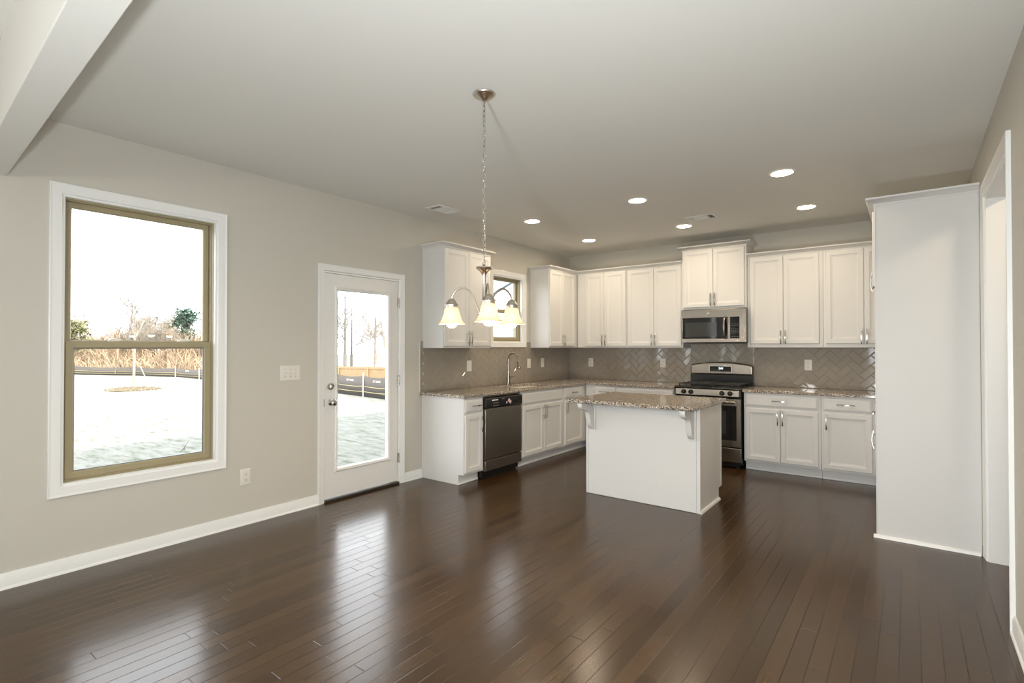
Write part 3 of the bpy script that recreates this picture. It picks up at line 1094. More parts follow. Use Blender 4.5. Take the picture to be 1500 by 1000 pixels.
def backsplash(label, rects, place, u_org, z_org, flip):
    """rects: (u0,u1,z0,z1); place(u, out, z) -> world point."""
    rnd = random.Random(3)
    wt = 0.0775
    c45 = math.cos(R(45))
    tiles = MB()
    back = MB()
    for r in rects:
        u0, u1, z0, z1 = r
        q = [place(u0, .0025, z0), place(u1, .0025, z0), place(u1, .0025, z1), place(u0, .0025, z1)]
        p2 = [place(u0, .0002, z0), place(u1, .0002, z0), place(u1, .0002, z1), place(u0, .0002, z1)]
        back.add(q + p2, [(0, 1, 2, 3), (4, 7, 6, 5), (0, 4, 5, 1), (1, 5, 6, 2), (2, 6, 7, 3), (3, 7, 4, 0)])
    N = 60
    for n in range(-N, N):
        for m in range(-N, N):
            for kind in (0, 1):
                bx_, by_ = n * wt + m * 2 * wt, n * wt - m * 2 * wt
                if kind == 0:
                    t4 = [(bx_, by_), (bx_ + 2 * wt, by_), (bx_ + 2 * wt, by_ + wt), (bx_, by_ + wt)]
                else:
                    t4 = [(bx_, by_ + wt), (bx_ + wt, by_ + wt), (bx_ + wt, by_ + 3 * wt), (bx_, by_ + 3 * wt)]
                pl = [(c45 * (a - b2) + u_org, c45 * (a + b2) + z_org) for a, b2 in t4]
                ta, tb = rnd.gauss(0, .0018), rnd.gauss(0, .0018)
                cu_, cz_ = sum(p[0] for p in pl) / 4, sum(p[1] for p in pl) / 4
                for u0, u1, z0, z1 in rects:
                    if max(p[0] for p in pl) < u0 or min(p[0] for p in pl) > u1 or max(p[1] for p in pl) < z0 or min(p[1] for p in pl) > z1:
                        continue
                    q = pl
                    for a, ge, ax in ((u0, True, 0), (u1, False, 0), (z0, True, 1), (z1, False, 1)):
                        q = clip(q, a, 0, ge, ax)
                        if len(q) < 3:
                            break
                    if len(q) < 3 or abs(area2(q)) < 2e-5:
                        continue
                    if area2(q) < 0:
                        q = q[::-1]
                    cl = []
                    for p in q:
                        if not cl or (Vector(p) - Vector(cl[-1])).length > 1e-5:
                            cl.append(p)
                    if len(cl) > 2 and (Vector(cl[0]) - Vector(cl[-1])).length < 1e-5:
                        cl.pop()
                    if len(cl) < 3:
                        continue
                    rings = [inset_poly(cl, .0009), inset_poly(cl, .0015), inset_poly(cl, .0036), inset_poly(cl, .0068)]
                    if any(k is None for k in rings):
                        continue
                    hs = (.0024, .0052, .0066, .0072)
                    vs, fs = [], []
                    L_ = len(cl)
                    for rg, hh in zip(rings, hs):
                        for p in rg:
                            o_ = hh + ((p[0] - cu_) * ta + (p[1] - cz_) * tb) * (1 if hh > .004 else 0)
                            vs.append(place(p[0], o_, p[1]))
                    for j in range(3):
                        for k in range(L_):
                            f = (j * L_ + k, j * L_ + (k + 1) % L_, (j + 1) * L_ + (k + 1) % L_, (j + 1) * L_ + k)
                            fs.append(f[::-1] if flip else f)
                    top = tuple(3 * L_ + k for k in range(L_))
                    fs.append(top[::-1] if flip else top)
                    tiles.add(vs, fs)
    g = back.build('backsplash', GROUT, smooth=False)
    tag(g, label, 'backsplash')
    tiles.build('tile_face', TILE, g, recalc=False, smooth=False)
    return g


backsplash('grey herringbone tile backsplash behind the sink', [(-3.099, -3.055, .9145, 1.462), (-3.055, -1.930, .9145, 1.3855), (-1.930, -1.160, .9145, 1.3925), (-1.160, -1.0485, .9145, 1.462), (-1.0485, -.009, .9145, 1.3855)],
           lambda u, o, z: (o, u, z), -1.5, 1.0, False)
MB_strip = MB().box(0.0005, .010, -3.104, -3.0995, .9145, 1.464)
tag(MB_strip.build('tile_edge_strip', PLATE), 'thin pale edge strip where the tiled splash ends', 'edge strip')
backsplash('grey herringbone tile backsplash behind the stove', [(.0005, 1.8745, .9145, 1.3855), (1.8745, 2.6435, .9145, 1.440), (2.6435, XR - .002, .9145, 1.3895)],
           lambda u, o, z: (u, -o, z), 2.03, 1.03, False)

# ------------------------------------------------------------------ dishwasher (front faces +X)
dw = thing('dishwasher', 'stainless dishwasher with black control panel under the counter', 'dishwasher', (0, -2.764, 0), 90)
DWW = .646
MB().box(.004, DWW - .004, -.585, -.02, .02, .876).build('tub', BLACK, dw)
MB().box(.004, DWW - .004, -.612, -.586, .864, .8815).build('top_rail', STEEL, dw)
MB().box(.030, DWW - .03, -.575, -.56, .0, .075).build('toe_panel', BLACK, dw, bevel=.002)
cp = MB().prism([(-.585, .745), (-.640, .745), (-.648, .752), (-.648, .838), (-.636, .858), (-.585, .862)], 'X', .002, DWW - .002).build('control_panel', BLACK, dw, bevel=.004)
MB().box(.004, DWW - .004, -.640, -.585, .208, .742).build('door', STEELDARK, dw, bevel=.005)
MB().box(.004, DWW - .004, -.636, -.585, .090, .198).build('access_panel', STEELDARK, dw, bevel=.004)
for xx in (.16, .50):
    MB().box(xx - .012, xx + .012, -.62, -.60, .860, .8815).build('mounting_clip', BLACKMATTE, dw)
tx = MB().box(.10, .20, -.6495, -.6480, .824, .836)
tx.build('badge', STICKER, cp)
tx = MB().box(.27, .325, -.6495, -.6480, .832, .839)
tx.build('badge', KEYS, cp)
kp = MB()
for i in range(3):
    kp.box(.120 + i * .034, .145 + i * .034, -.6492, -.6480, .795, .803)
kp.box(.115, .215, -.6492, -.6480, .768, .774)
kp.build('button', KEYS, cp)
MB().lathe([(0, -.667), (.019, -.667), (.023, -.648)], (.535, 0, .796), 24, axis='Y').build('dial', BLACK, cp)
st = MB()
ca, sa = math.cos(R(-38)), math.sin(R(-38))
st.add([(.405 + ca * a - sa * b2, -.6492, .800 + sa * a + ca * b2) for a, b2 in ((-.030, -.017), (.030, -.017), (.030, .017), (-.030, .017))], [(0, 1, 2, 3)])
st.add([(.405 + ca * a - sa * b2, -.6496, .800 + sa * a + ca * b2) for a, b2 in ((-.024, -.010), (.024, -.010), (.024, -.003), (-.024, -.003))], [(0, 1, 2, 3)], 1)
st.add([(.405 + ca * a - sa * b2, -.6496, .800 + sa * a + ca * b2) for a, b2 in ((-.024, .004), (.024, .004), (.024, .010), (-.024, .010))], [(0, 1, 2, 3)], 1)
st.build('sticker', [STICKER, STICKRED], cp, recalc=False)
MB().box(.345, .362, -.6492, -.648, .778, .800).build('badge', STICKER, cp, bevel=.003)

# ------------------------------------------------------------------ stove (front faces -Y)
sx = 1.889
SW = .768
sv = thing('gas_stove', 'freestanding stainless gas stove with black cooktop', 'stove', (sx, 0, 0), 0)
MB().box(.002, SW - .002, -.625, -.015, .045, .900).build('body', BLACK, sv, bevel=.003)
for a in (.06, SW - .06):
    for b2 in (-.58, -.08):
        MB().cyl((a, b2, 0), (a, b2, .05), .018, n=12).build('foot', BLACKMATTE, sv)
MB().prism([(-.015, .898), (-.652, .898), (-.672, .902), (-.676, .912), (-.668, .922), (-.640, .926), (-.10, .922), (-.015, .922)], 'X', -.002, SW + .002).build('cooktop', BLACK, sv, bevel=.004)
cpn = MB().prism([(-.62, .815), (-.672, .815), (-.684, .822), (-.678, .900), (-.62, .900)], 'X', 0, SW).build('control_panel', BLACK, sv, bevel=.003)
MB().prism([(-.676, .827), (-.6865, .827), (-.6815, .896), (-.672, .896)], 'X', .020, SW - .020).build('faceplate', STEEL, cpn, bevel=.002)
for kx in (.118, .204, .560, .650):
    k = MB().lathe([(.028, -.682), (.028, -.692), (.024, -.697), (.021, -.720), (.016, -.724), (0, -.724)], (kx, 0, .861), 24, axis='Y')
    k.box(kx - .006, kx + .006, -.732, -.700, .840, .882)
    k.build('knob', BLACK, cpn, sharp=40)
od = MB().slab([.004, .070, SW - .070, SW - .004], [.250, .345, .700, .802], lambda u, w_: not (.07 < u < SW - .07 and .345 < w_ < .70), -.672, -.628, 'Y').build('oven_door', STEEL, sv, bevel=.004)
MB().box(.050, SW - .050, -.6735, -.650, .325, .722).build('oven_window', BLACKGLASS, od, bevel=.003)
MB().box(.165, SW - .165, -.6745, -.672, .395, .655).build('window_screen', MESHGLASS, od)
hb = MB().tube([(.050, -.722, .765), (SW - .050, -.722, .765)], .0135, 16)
for a in (.085, SW - .085):
    hb.cyl((a, -.672, .765), (a, -.722, .765), .010, n=12)
hb.build('handle', STEEL, od, sharp=40)
MB().box(.004, SW - .004, -.668, -.628, .075, .238).build('storage_drawer', STEEL, sv, bevel=.006)
MB().box(.03, SW - .03, -.60, -.58, .012, .07).build('kick_panel', BLACK, sv)
# back guard: black riser, arched stainless head
MB().box(.004, SW - .004, -.092, -.016, .920, 1.045).build('riser', BLACK, sv, bevel=.004)
hd = []
for k in range(13):
    s = -1 + 2 * k / 12
    hd.append((SW / 2 + s * (SW / 2 - .002), 1.206 - .040 * s * s))
poly = [(SW - .002, 1.040), (.002, 1.040)][::-1]
bg = MB().prism([(.002, 1.040)] + hd + [(SW - .002, 1.040)], 'Y', -.100, -.016).build('backguard', STEEL, sv, bevel=.022, sharp=20, segs=6)
MB().box(.248, .522, -.1018, -.099, 1.076, 1.158).build('display_bezel', CHROME, bg, bevel=.002)
dsp = MB().box(.256, .514, -.1030, -.100, 1.083, 1.151).build('display', BLACKGLASS, sv)
def key(parent, x0, x1, y, z0, z1):
    MB().box(x0, x1, y - .0005, y, z0, z1).build('key', KEYS, parent, smooth=False)


for i in range(4):
    for j in range(2):
        key(dsp, .275 + .028 * i, .288 + .028 * i, -.1030, 1.094 + .018 * j, 1.098 + .018 * j)
for i in range(3):
    key(dsp, .430 + .026 * i, .443 + .026 * i, -.1030, 1.094, 1.098)
text_mesh('clock_digits', '2:01', .034, DIGITS, dsp, Matrix.Translation((.392, -.1034, 1.124)) @ FRONT)
for gx in (.205, SW - .205):
    g = MB()
    z = .952
    x_0, x_1, y_0, y_1 = gx - .165, gx + .165, -.600, -.130
    rr = .0055
    g.tube([(x_0, y_0, z), (x_1, y_0, z), (x_1, y_1, z), (x_0, y_1, z), (x_0, y_0, z)], rr, 6)
    for yy in (-.480, -.365, -.250):
        g.tube([(x_0, yy, z), (x_1, yy, z)], rr, 6)
    g.tube([(gx, y_0, z), (gx, y_1, z)], rr, 6)
    for a in (x_0, x_1):
        for b2 in (y_0, y_1, -.365):
            g.tube([(a, b2, z), (a, b2, .922)], rr * 1.1, 6)
    g.build('grate', BLACKMATTE, sv)
    for yy in (-.480, -.250):
        MB().lathe([(.052, .922), (.050, .930), (.036, .932), (.036, .942), (.030, .946), (0, .946)], (gx, yy, 0), 22).build('burner', BLACKMATTE, sv)

# ------------------------------------------------------------------ microwave
mx = 1.884
MW = .772
mw = thing('microwave', 'stainless over-the-range microwave above the stove', 'microwave', (mx, 0, 1.446), 0)
MH = .412
MB().box(.003, MW - .003, -.365, -.012, .004, MH).build('case', BLACK, mw, bevel=.002)
MB().box(.03, MW - .03, -.36, -.05, -.004, .005).build('vent_grille', BLACKMATTE, mw)
md = MB().slab([.002, .014, .562, .586, .690, MW - .002], [.004, .052, .308, MH - .002],
               lambda u, w_: not (.052 < w_ < .308 and (.014 < u < .562 or .586 < u < .690)), -.402, -.365, 'Y').build('door', STEEL, mw, bevel=.004)
MB().box(.012, .580, -.4005, -.372, .050, .310).build('door_glass', BLACKGLASS, md, bevel=.002)
MB().box(.050, .430, -.4012, -.399, .078, .252).build('window_screen', MESHGLASS, md)
mcp_ = MB().box(.576, .694, -.4010, -.372, .050, .310).build('control_panel', BLACKGLASS, mw, bevel=.002)
for i in range(4):
    for j in range(4):
        key(mcp_, .598 + .023 * i, .609 + .023 * i, -.4010, .112 + .017 * j, .117 + .017 * j)
for i in range(3):
    for z0_, z1_ in ((.072, .079), (.204, .209), (.224, .228)):
        key(mcp_, .603 + .030 * i, .618 + .030 * i, -.4010, z0_, z1_)
vs = []
for k in range(17):
    s = -1 + 2 * k / 16
    vs.append((.528, -.404 - .046 * (1 - s * s) ** .6, .182 + s * .128))
MB().tube(vs, [.010] + [.0125] * 15 + [.010], 14).build('handle', STEEL, md, sharp=50)
em = MB().lathe([(.0115, -.4028), (.0135, -.4032), (.0155, -.4028)], (.330, 0, .362), 24, axis='Y')
for a in range(3):
    em.box(.324 + a * .005, .3265 + a * .005, -.4032, -.4022, .357, .367)
em.build('emblem', CHROME, md, recalc=False)

# ------------------------------------------------------------------ outlets and switches


def outlet(label, place_loc, rz, duplex=True, toggles=0, group='white electrical plates'):
    wd = .080 if not toggles else .176
    ht = .128
    o = thing('electrical_outlet' if duplex else 'light_switch', label, 'outlet' if duplex else 'light switch', place_loc, rz, group)
    MB().nest(-wd / 2, wd / 2, -ht / 2, ht / 2, [(0, -.0), (0, -.003), (.004, -.0065), (.008, -.0075)], 'Y').build('cover_plate', PLATE, o)
    if duplex:
        for s in (-1, 1):
            m = MB()
            zc = s * .021
            m.prism([(.017 * math.cos(a), zc + max(-.0135, min(.0135, .017 * math.sin(a)))) for a in [k * 2 * math.pi / 20 for k in range(20)]], 'Y', -.0095, -.006)
            m.box(-.0085, -.006, -.0100, -.009, zc - .002, zc + .008, 1)
            m.box(.006, .0085, -.0100, -.009, zc - .001, zc + .007, 1)
            m.prism([(.0035 * math.cos(a), zc - .008 + .0035 * math.sin(a)) for a in [k * 2 * math.pi / 10 for k in range(10)]], 'Y', -.0100, -.009, 1)
            m.build('receptacle', [PLATE, SLOT], o, smooth=False)
    elif toggles:
        for k in range(toggles):
            xx = (k - (toggles - 1) / 2) * .046
            m = MB().box(xx - .0055, xx + .0055, -.0085, -.007, -.012, .012)
            sgn = 1 if k == 0 else -1
            m.prism([(-.007, -.006), (-.007, .006), (-.020, sgn * .012 + .004), (-.020, sgn * .012 - .002)], 'X', xx - .004, xx + .004)
            m.build('toggle', PLATE, o)
        sc = MB()
        for k in range(toggles):
            xx = (k - (toggles - 1) / 2) * .046
            for s in (-1, 1):
                sc.box(xx - .003, xx + .003, -.0082, -.007, s * .030 - .003, s * .030 + .003)
        sc.build('screw', SLOT, o)
    else:
        MB().box(-.017, .017, -.0105, -.007, -.034, .034).build('rocker', PLATE, o, bevel=.002)
    return o


outlet('white duplex outlet low on the wall between window and back door', (.0005, -4.936, .374), 90)
outlet('white triple light switch plate beside the back door', (.0005, -4.566, 1.177), 90, False, 3)
outlet('white rocker switch on the tile under the upper cabinet near the back door', (.0085, -2.318, 1.172), 90, False)
outlet('white rocker switch on the tile just past the faucet', (.0085, -1.090, 1.171), 90, False)
outlet('white switch plate on the sink-wall tile closer to the corner', (.0085, -.760, 1.174), 90, False)
outlet('white duplex outlet on the stove-wall tile beside the corner', (.378, -.0085, 1.166), 0)
outlet('white duplex outlet on the tile beside the stove, corner side', (1.490, -.0085, 1.176), 0)
outlet('white duplex outlet on the tile between stove and refrigerator panel', (3.236, -.0085, 1.184), 0)

# ------------------------------------------------------------------ ceiling lights and vents
proto = None
CANS = [(.868, -2.234, 'recessed light above the sink counter, closer to the back door'),
        (.859, -.938, 'recessed light in the corner of the kitchen ceiling'),
        (2.131, -2.298, 'recessed light above the front of the kitchen island'),
        (3.375, -2.335, 'recessed light closest to the refrigerator cabinet and the viewer'),
        (3.369, -1.061, 'recessed light above the counter beside the refrigerator cabinet'),
        (2.123, -.985, 'recessed light above the stove, next to the ceiling vent')]
for x, y, lab in CANS:
    if proto is None:
        proto = thing('recessed_light', lab, 'ceiling light', (x, y, H), 0, 'recessed ceiling lights')
        MB().lathe([(.076, -.001), (.078, -.006), (.092, -.006), (.097, -.001)], (0, 0, 0), 36).build('trim_ring', TRIM, proto, recalc=False)
        MB().lathe([(0, -.0025), (.05, -.0025), (.0765, -.0025)], (0, 0, 0), 36).build('lens', CANLIGHT, proto, recalc=False)
    else:
        c2 = copy_tree(proto)
        c2.location = (x, y, H)
        c2['label'] = lab


def vent(label, loc, rz):
    t = thing('ceiling_vent', label, 'vent', loc, rz, 'ceiling air vents')
    a, b2 = .155, .100
    MB().ring(-a, a, -b2, b2, [(0, -.0005), (0, -.003), (.004, -.006), (.020, -.010), (.024, -.009), (.024, -.0005)], 'Z').build('frame', VENTW, t)
    MB().box(-a + .02, a - .02, -b2 + .02, b2 - .02, -.0015, -.0005).build('cavity', DARKVOID, t)
    s = MB()
    for k in range(9):
        yy = -b2 + .032 + k * .017
        s.add([(-.070, yy, -.002), (.070, yy, -.002), (.070, yy + .009, -.010), (-.070, yy + .009, -.010)], [(0, 1, 2, 3)])
    for sg in (-1, 1):
        for k in range(3):
            xx = sg * (.086 + k * .018)
            s.add([(xx, -b2 + .026, -.002), (xx, b2 - .026, -.002), (xx + sg * .009, b2 - .026, -.010), (xx + sg * .009, -b2 + .026, -.010)], [(0, 1, 2, 3)])
        s.box(sg * .074 - .003, sg * .074 + .003, -b2 + .024, b2 - .024, -.010, -.002)
    s.build('louver', VENTW, t, recalc=False, smooth=False)
    return t


vent('white ceiling vent close to the wall between back door and upper cabinets', (.445, -3.190, H), 90)
vent('white ceiling vent above the stove among the recessed lights', (2.412, -1.283, H), 0)

# ------------------------------------------------------------------ chandelier
chx, chy = 2.325, -4.765
ch = thing('chandelier', 'brushed nickel three-light chandelier hanging on a long chain', 'chandelier', (chx, chy, H))
z = -H   # local z = world z - H
MB().lathe([(0, -.040), (.010, -.040), (.014, -.034), (.030, -.026), (.055, -.012), (.062, -.006), (.062, 0)], (0, 0, 0), 36).build('canopy', NICKEL, ch, recalc=False, sharp=60)
chn = MB()
zt, zb_ = 2.748, 1.862
nl = 32
for k in range(nl):
    zc = zt - (k + .5) * (zt - zb_) / nl
    hl_ = (zt - zb_) / nl * .5 + .0045
    pts = []
    for j in range(13):
        a = 2 * math.pi * j / 12
        u, wv = .0075 * math.cos(a), hl_ * math.sin(a)
        pts.append((u if k % 2 == 0 else u * .25, 0 if k % 2 == 0 else u * .97, zc + wv + z))
    chn.tube(pts, .0018, 6, caps=False)
wr_ = [(.004 * math.cos(k * 1.3), .004 * math.sin(k * 1.3), zt - k * (zt - zb_) / 24 + z) for k in range(25)]
chn.tube(wr_, .0016, 6)
chn.build('chain', CHROME, ch, recalc=False)
cl = MB().lathe([(.006, 1.852), (.010, 1.840), (.020, 1.836), (.044, 1.834), (.046, 1.828), (.042, 1.822), (.026, 1.812), (.017, 1.802), (.012, 1.792), (.0105, 1.784), (.0105, 1.60), (.020, 1.592), (.026, 1.575), (.022, 1.560), (.010, 1.552), (.006, 1.545), (0, 1.543)], (0, 0, z), 28)
for s in range(13):
    pass
cl.tube([(.013 * math.cos(a), 0, 1.858 + z + .013 * math.sin(a)) for a in [k * 2 * math.pi / 14 for k in range(15)]], .0022, 6, caps=False)
cl.build('stem', NICKEL, ch, recalc=True, sharp=50)
yaw = R(37.336)
cr = Vector((math.cos(yaw), math.sin(yaw), 0))
cf = Vector((-math.sin(yaw), math.cos(yaw), 0))
for k in range(3):
    a = R(10) + k * R(120)
    dv = cr * math.sin(a) - cf * math.cos(a)

    def rp_(r, zz):
        return (dv.x * r, dv.y * r, zz + z)
    path = [(.016, 1.572), (.034, 1.600), (.050, 1.640), (.068, 1.680), (.090, 1.708), (.118, 1.724), (.146, 1.724), (.170, 1.712), (.187, 1.694), (.195, 1.676), (.197, 1.660)]
    arm = MB().tube([rp_(r, zz) for r, zz in path], .0056, 12)
    arm.lathe([(0, .010), (.006, .008), (.009, 0), (.006, -.008), (0, -.010)], rp_(-.036, 1.580), 12)
    arm.tube([rp_(-.036, 1.580), rp_(0, 1.580)], .003, 8)
    ao = arm.build('arm', NICKEL, ch, sharp=60)
    c0 = rp_(.197, 0)
    MB().lathe([(0, 1.668), (.008, 1.668), (.020, 1.660), (.027, 1.648), (.033, 1.638), (.039, 1.634), (.039, 1.631), (.033, 1.630), (.033, 1.618), (.030, 1.616)], (c0[0], c0[1], z), 28).build('socket_cap', NICKEL, ao, sharp=50)
    MB().lathe([(.029, 1.628), (.033, 1.620), (.039, 1.604), (.044, 1.584), (.050, 1.562), (.058, 1.544), (.069, 1.530), (.0745, 1.525), (.0725, 1.525), (.067, 1.531), (.056, 1.545), (.048, 1.563), (.042, 1.584), (.037, 1.604), (.031, 1.618)], (c0[0], c0[1], z), 36).build('shade', SHADE, ao, sharp=70)
    MB().lathe([(0, 1.504), (.012, 1.506), (.023, 1.514), (.030, 1.527), (.031, 1.538), (.028, 1.552), (.020, 1.572), (.013, 1.590), (.012, 1.612)], (c0[0], c0[1], z), 24).build('bulb', BULB, ao, sharp=70)

# ------------------------------------------------------------------ garden
gr = MB()
NX, NY = 70, 70
xs = [-90 + 100 * (1 - (1 - i / NX) ** 1.0) for i in range(NX + 1)]
gv = []
rg = random.Random(5)
for i in range(NX + 1):
    for j in range(NY + 1):
        x = 10 - 130 * i / NX
        y = -60 + 130 * j / NY
        gv.append((x, y, GZ + rg.uniform(-.015, .015)))
gf = []
for i in range(NX):
    for j in range(NY):
        q = i * (NY + 1) + j
        gf.append((q, q + 1, q + NY + 2, q + NY + 1))
gr.add(gv, gf)
tag(gr.build('ground', LAWN, sharp=80), 'straw-covered pale lawn outside the windows', 'lawn', kind='structure')

# silt fence along the garden edge
FP = [(-6.0, 4.6, .86), (-8.6, 4.95, .85), (-10.55, 5.25, .83), (-12.45, 5.5, .80), (-14.5, 5.74, .79), (-17, 5.95, .75), (-20, 6.12, .70), (-23, 6.25, .65), (-26, 6.33, .60), (-29.3, 6.4, .57), (-32.8, 6.4, .57), (-36.8, 5.4, .58), (-41.5, 3.3, .60), (-46, .8, .62), (-52, -2.6, .62), (-60, -7, .6)]
sf = thing('silt_fence', 'sagging dark brown silt fence with yellow bands along the lawn edge', 'fence', (-20, 6.1, GZ))


def sag_strip(m, f0, f1, off, th=.012):
    """Fabric strip between heights f0..f1 (fractions) from post to post with a slack top."""
    for a, b2 in zip(FP[:-1], FP[1:]):
        n = 6
        vs = []
        for k in range(n + 1):
            s = k / n
            x, y, h = (a[q] + (b2[q] - a[q]) * s for q in range(3))
            sg = -.07 * 4 * s * (1 - s)
            d_ = Vector((b2[0] - a[0], b2[1] - a[1])).normalized()
            nx, ny = d_.y, -d_.x
            if ny > 0:
                nx, ny = -nx, -ny
            for o_ in (off, off + th):
                vs.append((x + nx * o_, y + ny * o_, GZ + f0 * (h + sg)))
                vs.append((x + nx * o_, y + ny * o_, GZ + f1 * (h + sg)))
        fs = []
        for k in range(n):
            q = k * 4
            fs += [(q, q + 4, q + 5, q + 1), (q + 2, q + 3, q + 7, q + 6), (q + 1, q + 5, q + 7, q + 3), (q, q + 2, q + 6, q + 4)]
        m.add(vs, fs)


m = MB(); sag_strip(m, 0, 1, 0); m.build('fabric', SILT, sf, True, recalc=False, sharp=80)
m = MB(); sag_strip(m, .22, .25, .013, .004); m.build('band', SILTBAND, sf, True, recalc=False)
m = MB(); sag_strip(m, .48, .51, .013, .004); m.build('band', SILTBAND, sf, True, recalc=False)
for px, py, ph in FP:
    MB().box(px - .017, px + .017, py - .056, py - .022, GZ, GZ + ph + .10).build('post', POSTW, sf, True)
for a, b2 in ((FP[2], FP[3]), (FP[3], FP[4]), (FP[4], FP[5]), (FP[9], FP[10])):
    s = .5
    cx_, cy_, chh = (a[q] + (b2[q] - a[q]) * s for q in range(3))
    ang = math.atan2(a[1] - b2[1], a[0] - b2[0])
    mt = Matrix.Translation((cx_ + 20, cy_ - 6.1 - .022, .74 * chh)) @ Matrix.Rotation(ang, 4, 'Z') @ FRONT
    text_mesh('lettering', 'SILT SAVER', .11, POSTW, sf, mt, .002)

# timber fence behind it
tf = thing('timber_fence', 'new pine board fence behind the silt fence', 'fence', (-16, 9, GZ))
bd = MB()
fr_ = random.Random(9)
x = -6.0
while x > -24:
    zt_ = GZ + .86 + .105 * ((x + 24) / 12.0) + fr_.uniform(-.008, .008)
    bd.box(x - .138, x, 9.0, 9.02, GZ, zt_)
    x -= .142
bd.build('boards', CEDAR, tf, True, smooth=False)
for x in (-7.2, -9.6, -12.0, -14.4, -16.8, -19.2, -21.6, -23.9):
    zt_ = GZ + .90 + .105 * ((x + 24) / 12.0)
    MB().box(x - .05, x + .05, 8.93, 9.0, GZ, zt_).build('post', CEDAR, tf, True)
rl = MB()
rl.add([(-6, 8.965, GZ + 1.02), (-24, 8.965, GZ + .855), (-24, 9.0, GZ + .855), (-6, 9.0, GZ + 1.02), (-6, 8.965, GZ + .92), (-24, 8.965, GZ + .755), (-24, 9.0, GZ + .755), (-6, 9.0, GZ + .92)],
       [(0, 1, 2, 3), (4, 7, 6, 5), (0, 4, 5, 1), (2, 6, 7, 3), (0, 3, 7, 4), (1, 5, 6, 2)])
rl.build('rail', CEDAR, tf, True)
tf2 = thing('timber_fence', 'distant weathered board fence end beyond the brush, seen through the window', 'fence', (-38, 9.2, GZ))
bd = MB()
x = -30.0
while x > -39.6:
    bd.box(x - .14, x, 9.2, 9.22, GZ, GZ + 1.03)
    x -= .145
bd.build('boards', CEDAR, tf2, True, smooth=False)
for x in (-31, -33.4, -35.8, -38.2):
    MB().box(x - .06, x + .06, 9.12, 9.2, GZ, GZ + 1.1).build('post', CEDAR, tf2, True)

# young tree with mulch ring
sa_ = thing('sapling', 'young bare tree with a pale wrapped trunk on the lawn', 'tree', (-23.24, 1.28, GZ))
MB().tube([(0, 0, 0), (.01, 0, .8), (.0, .02, 1.9), (.03, .03, 3.3)], [.058, .052, .046, .024], 12).build('trunk', BARKPALE, sa_)


def branch_mesh(m, base, direction, length, rad, depth, rnd, spread=.6):
    pts = [Vector(base)]
    d_ = Vector(direction).normalized()
    n = 4
    for k in range(n):
        d_ = (d_ + Vector((rnd.uniform(-1, 1), rnd.uniform(-1, 1), rnd.uniform(-.5, 1.0))) * .16).normalized()
        pts.append(pts[-1] + d_ * (length / n))
    m.tube(pts, [rad * (1 - .72 * k / n) for k in range(n + 1)], 5 if depth > 1 else 4)
    if depth <= 0:
        return
    for k in range(1, n + 1):
        for _ in range(2 if k < n else 3):
            if rnd.random() < .88:
                side = Vector((rnd.uniform(-1, 1), rnd.uniform(-1, 1), rnd.uniform(-.3, .8))).normalized()
                nd = (d_ * (1 - spread) + side * spread).normalized()
                branch_mesh(m, pts[k], nd, length * rnd.uniform(.42, .66), rad * .45, depth - 1, rnd, spread)


rn = random.Random(21)
m = MB()
for k in range(5):
    a = k * 1.3
    branch_mesh(m, (.02, .02, 2.1 + .08 * k), (.5 * math.cos(a), .5 * math.sin(a), .9), 1.3, .018, 2, rn)
m.build('branches', BARKPALE, sa_, recalc=False, smooth=False)
# guy stake
gs = MB().tube([(-24.0, 2.15, GZ), (-23.45, 1.6, GZ + 1.0)], .018, 6)
tag(gs.build('guy_stake', POSTW), 'thin pale support stake leaning beside the young tree', 'stake')
# mulch mound: low dome of clods
ml = MB()
rn = random.Random(4)
ml.lathe([(0, .10), (.25, .09), (.55, .05), (.85, .0)], (-23.2, 1.25, GZ), 24)
for k in range(220):
    r_, a = .85 * math.sqrt(rn.random()), rn.uniform(0, 6.283)
    s = rn.uniform(.03, .09)
    cx_, cy_, cz_ = -23.2 + 1.2 * r_ * math.cos(a), 1.25 + 1.2 * r_ * math.sin(a), GZ + .10 * (1 - r_ / .85)
    ml.add([(cx_ - s, cy_ - s * .6, cz_), (cx_ + s, cy_ - s * .6, cz_), (cx_ + s * .6, cy_ + s, cz_), (cx_ - s, cy_ + s * .6, cz_), (cx_, cy_, cz_ + s * 1.1)], [(0, 1, 4), (1, 2, 4), (2, 3, 4), (3, 0, 4)])
tag(ml.build('mulch', MULCH, smooth=False), 'low ring of mulch around the young tree', 'mulch', kind='stuff')
# twigs on the shaded lawn
tw = MB()
for (x, y, a, l) in ((-6.45, -2.98, .9, .30), (-6.42, -2.96, .2, .18), (-6.35, -3.05, 1.9, .12)):
    tw.tube([(x, y, GZ + .01), (x - l * math.cos(a) * .6, y + l * math.sin(a) * .6, GZ + .06 + l * .3)], [.008, .004], 6)
tag(tw.build('twig', BARK), 'forked dark twig lying on the shaded lawn outside the window', 'twig')

# dry brush on the bank behind the silt fence
br = MB()
rn = random.Random(12)


def bank(x, y):
    """Brush height over the ground behind the fence, taller with distance."""
    return .9 + .55 * math.sin(x * .23 + 1.3) * math.sin(y * .31) + .3 * math.sin(x * .9 + y * .7)


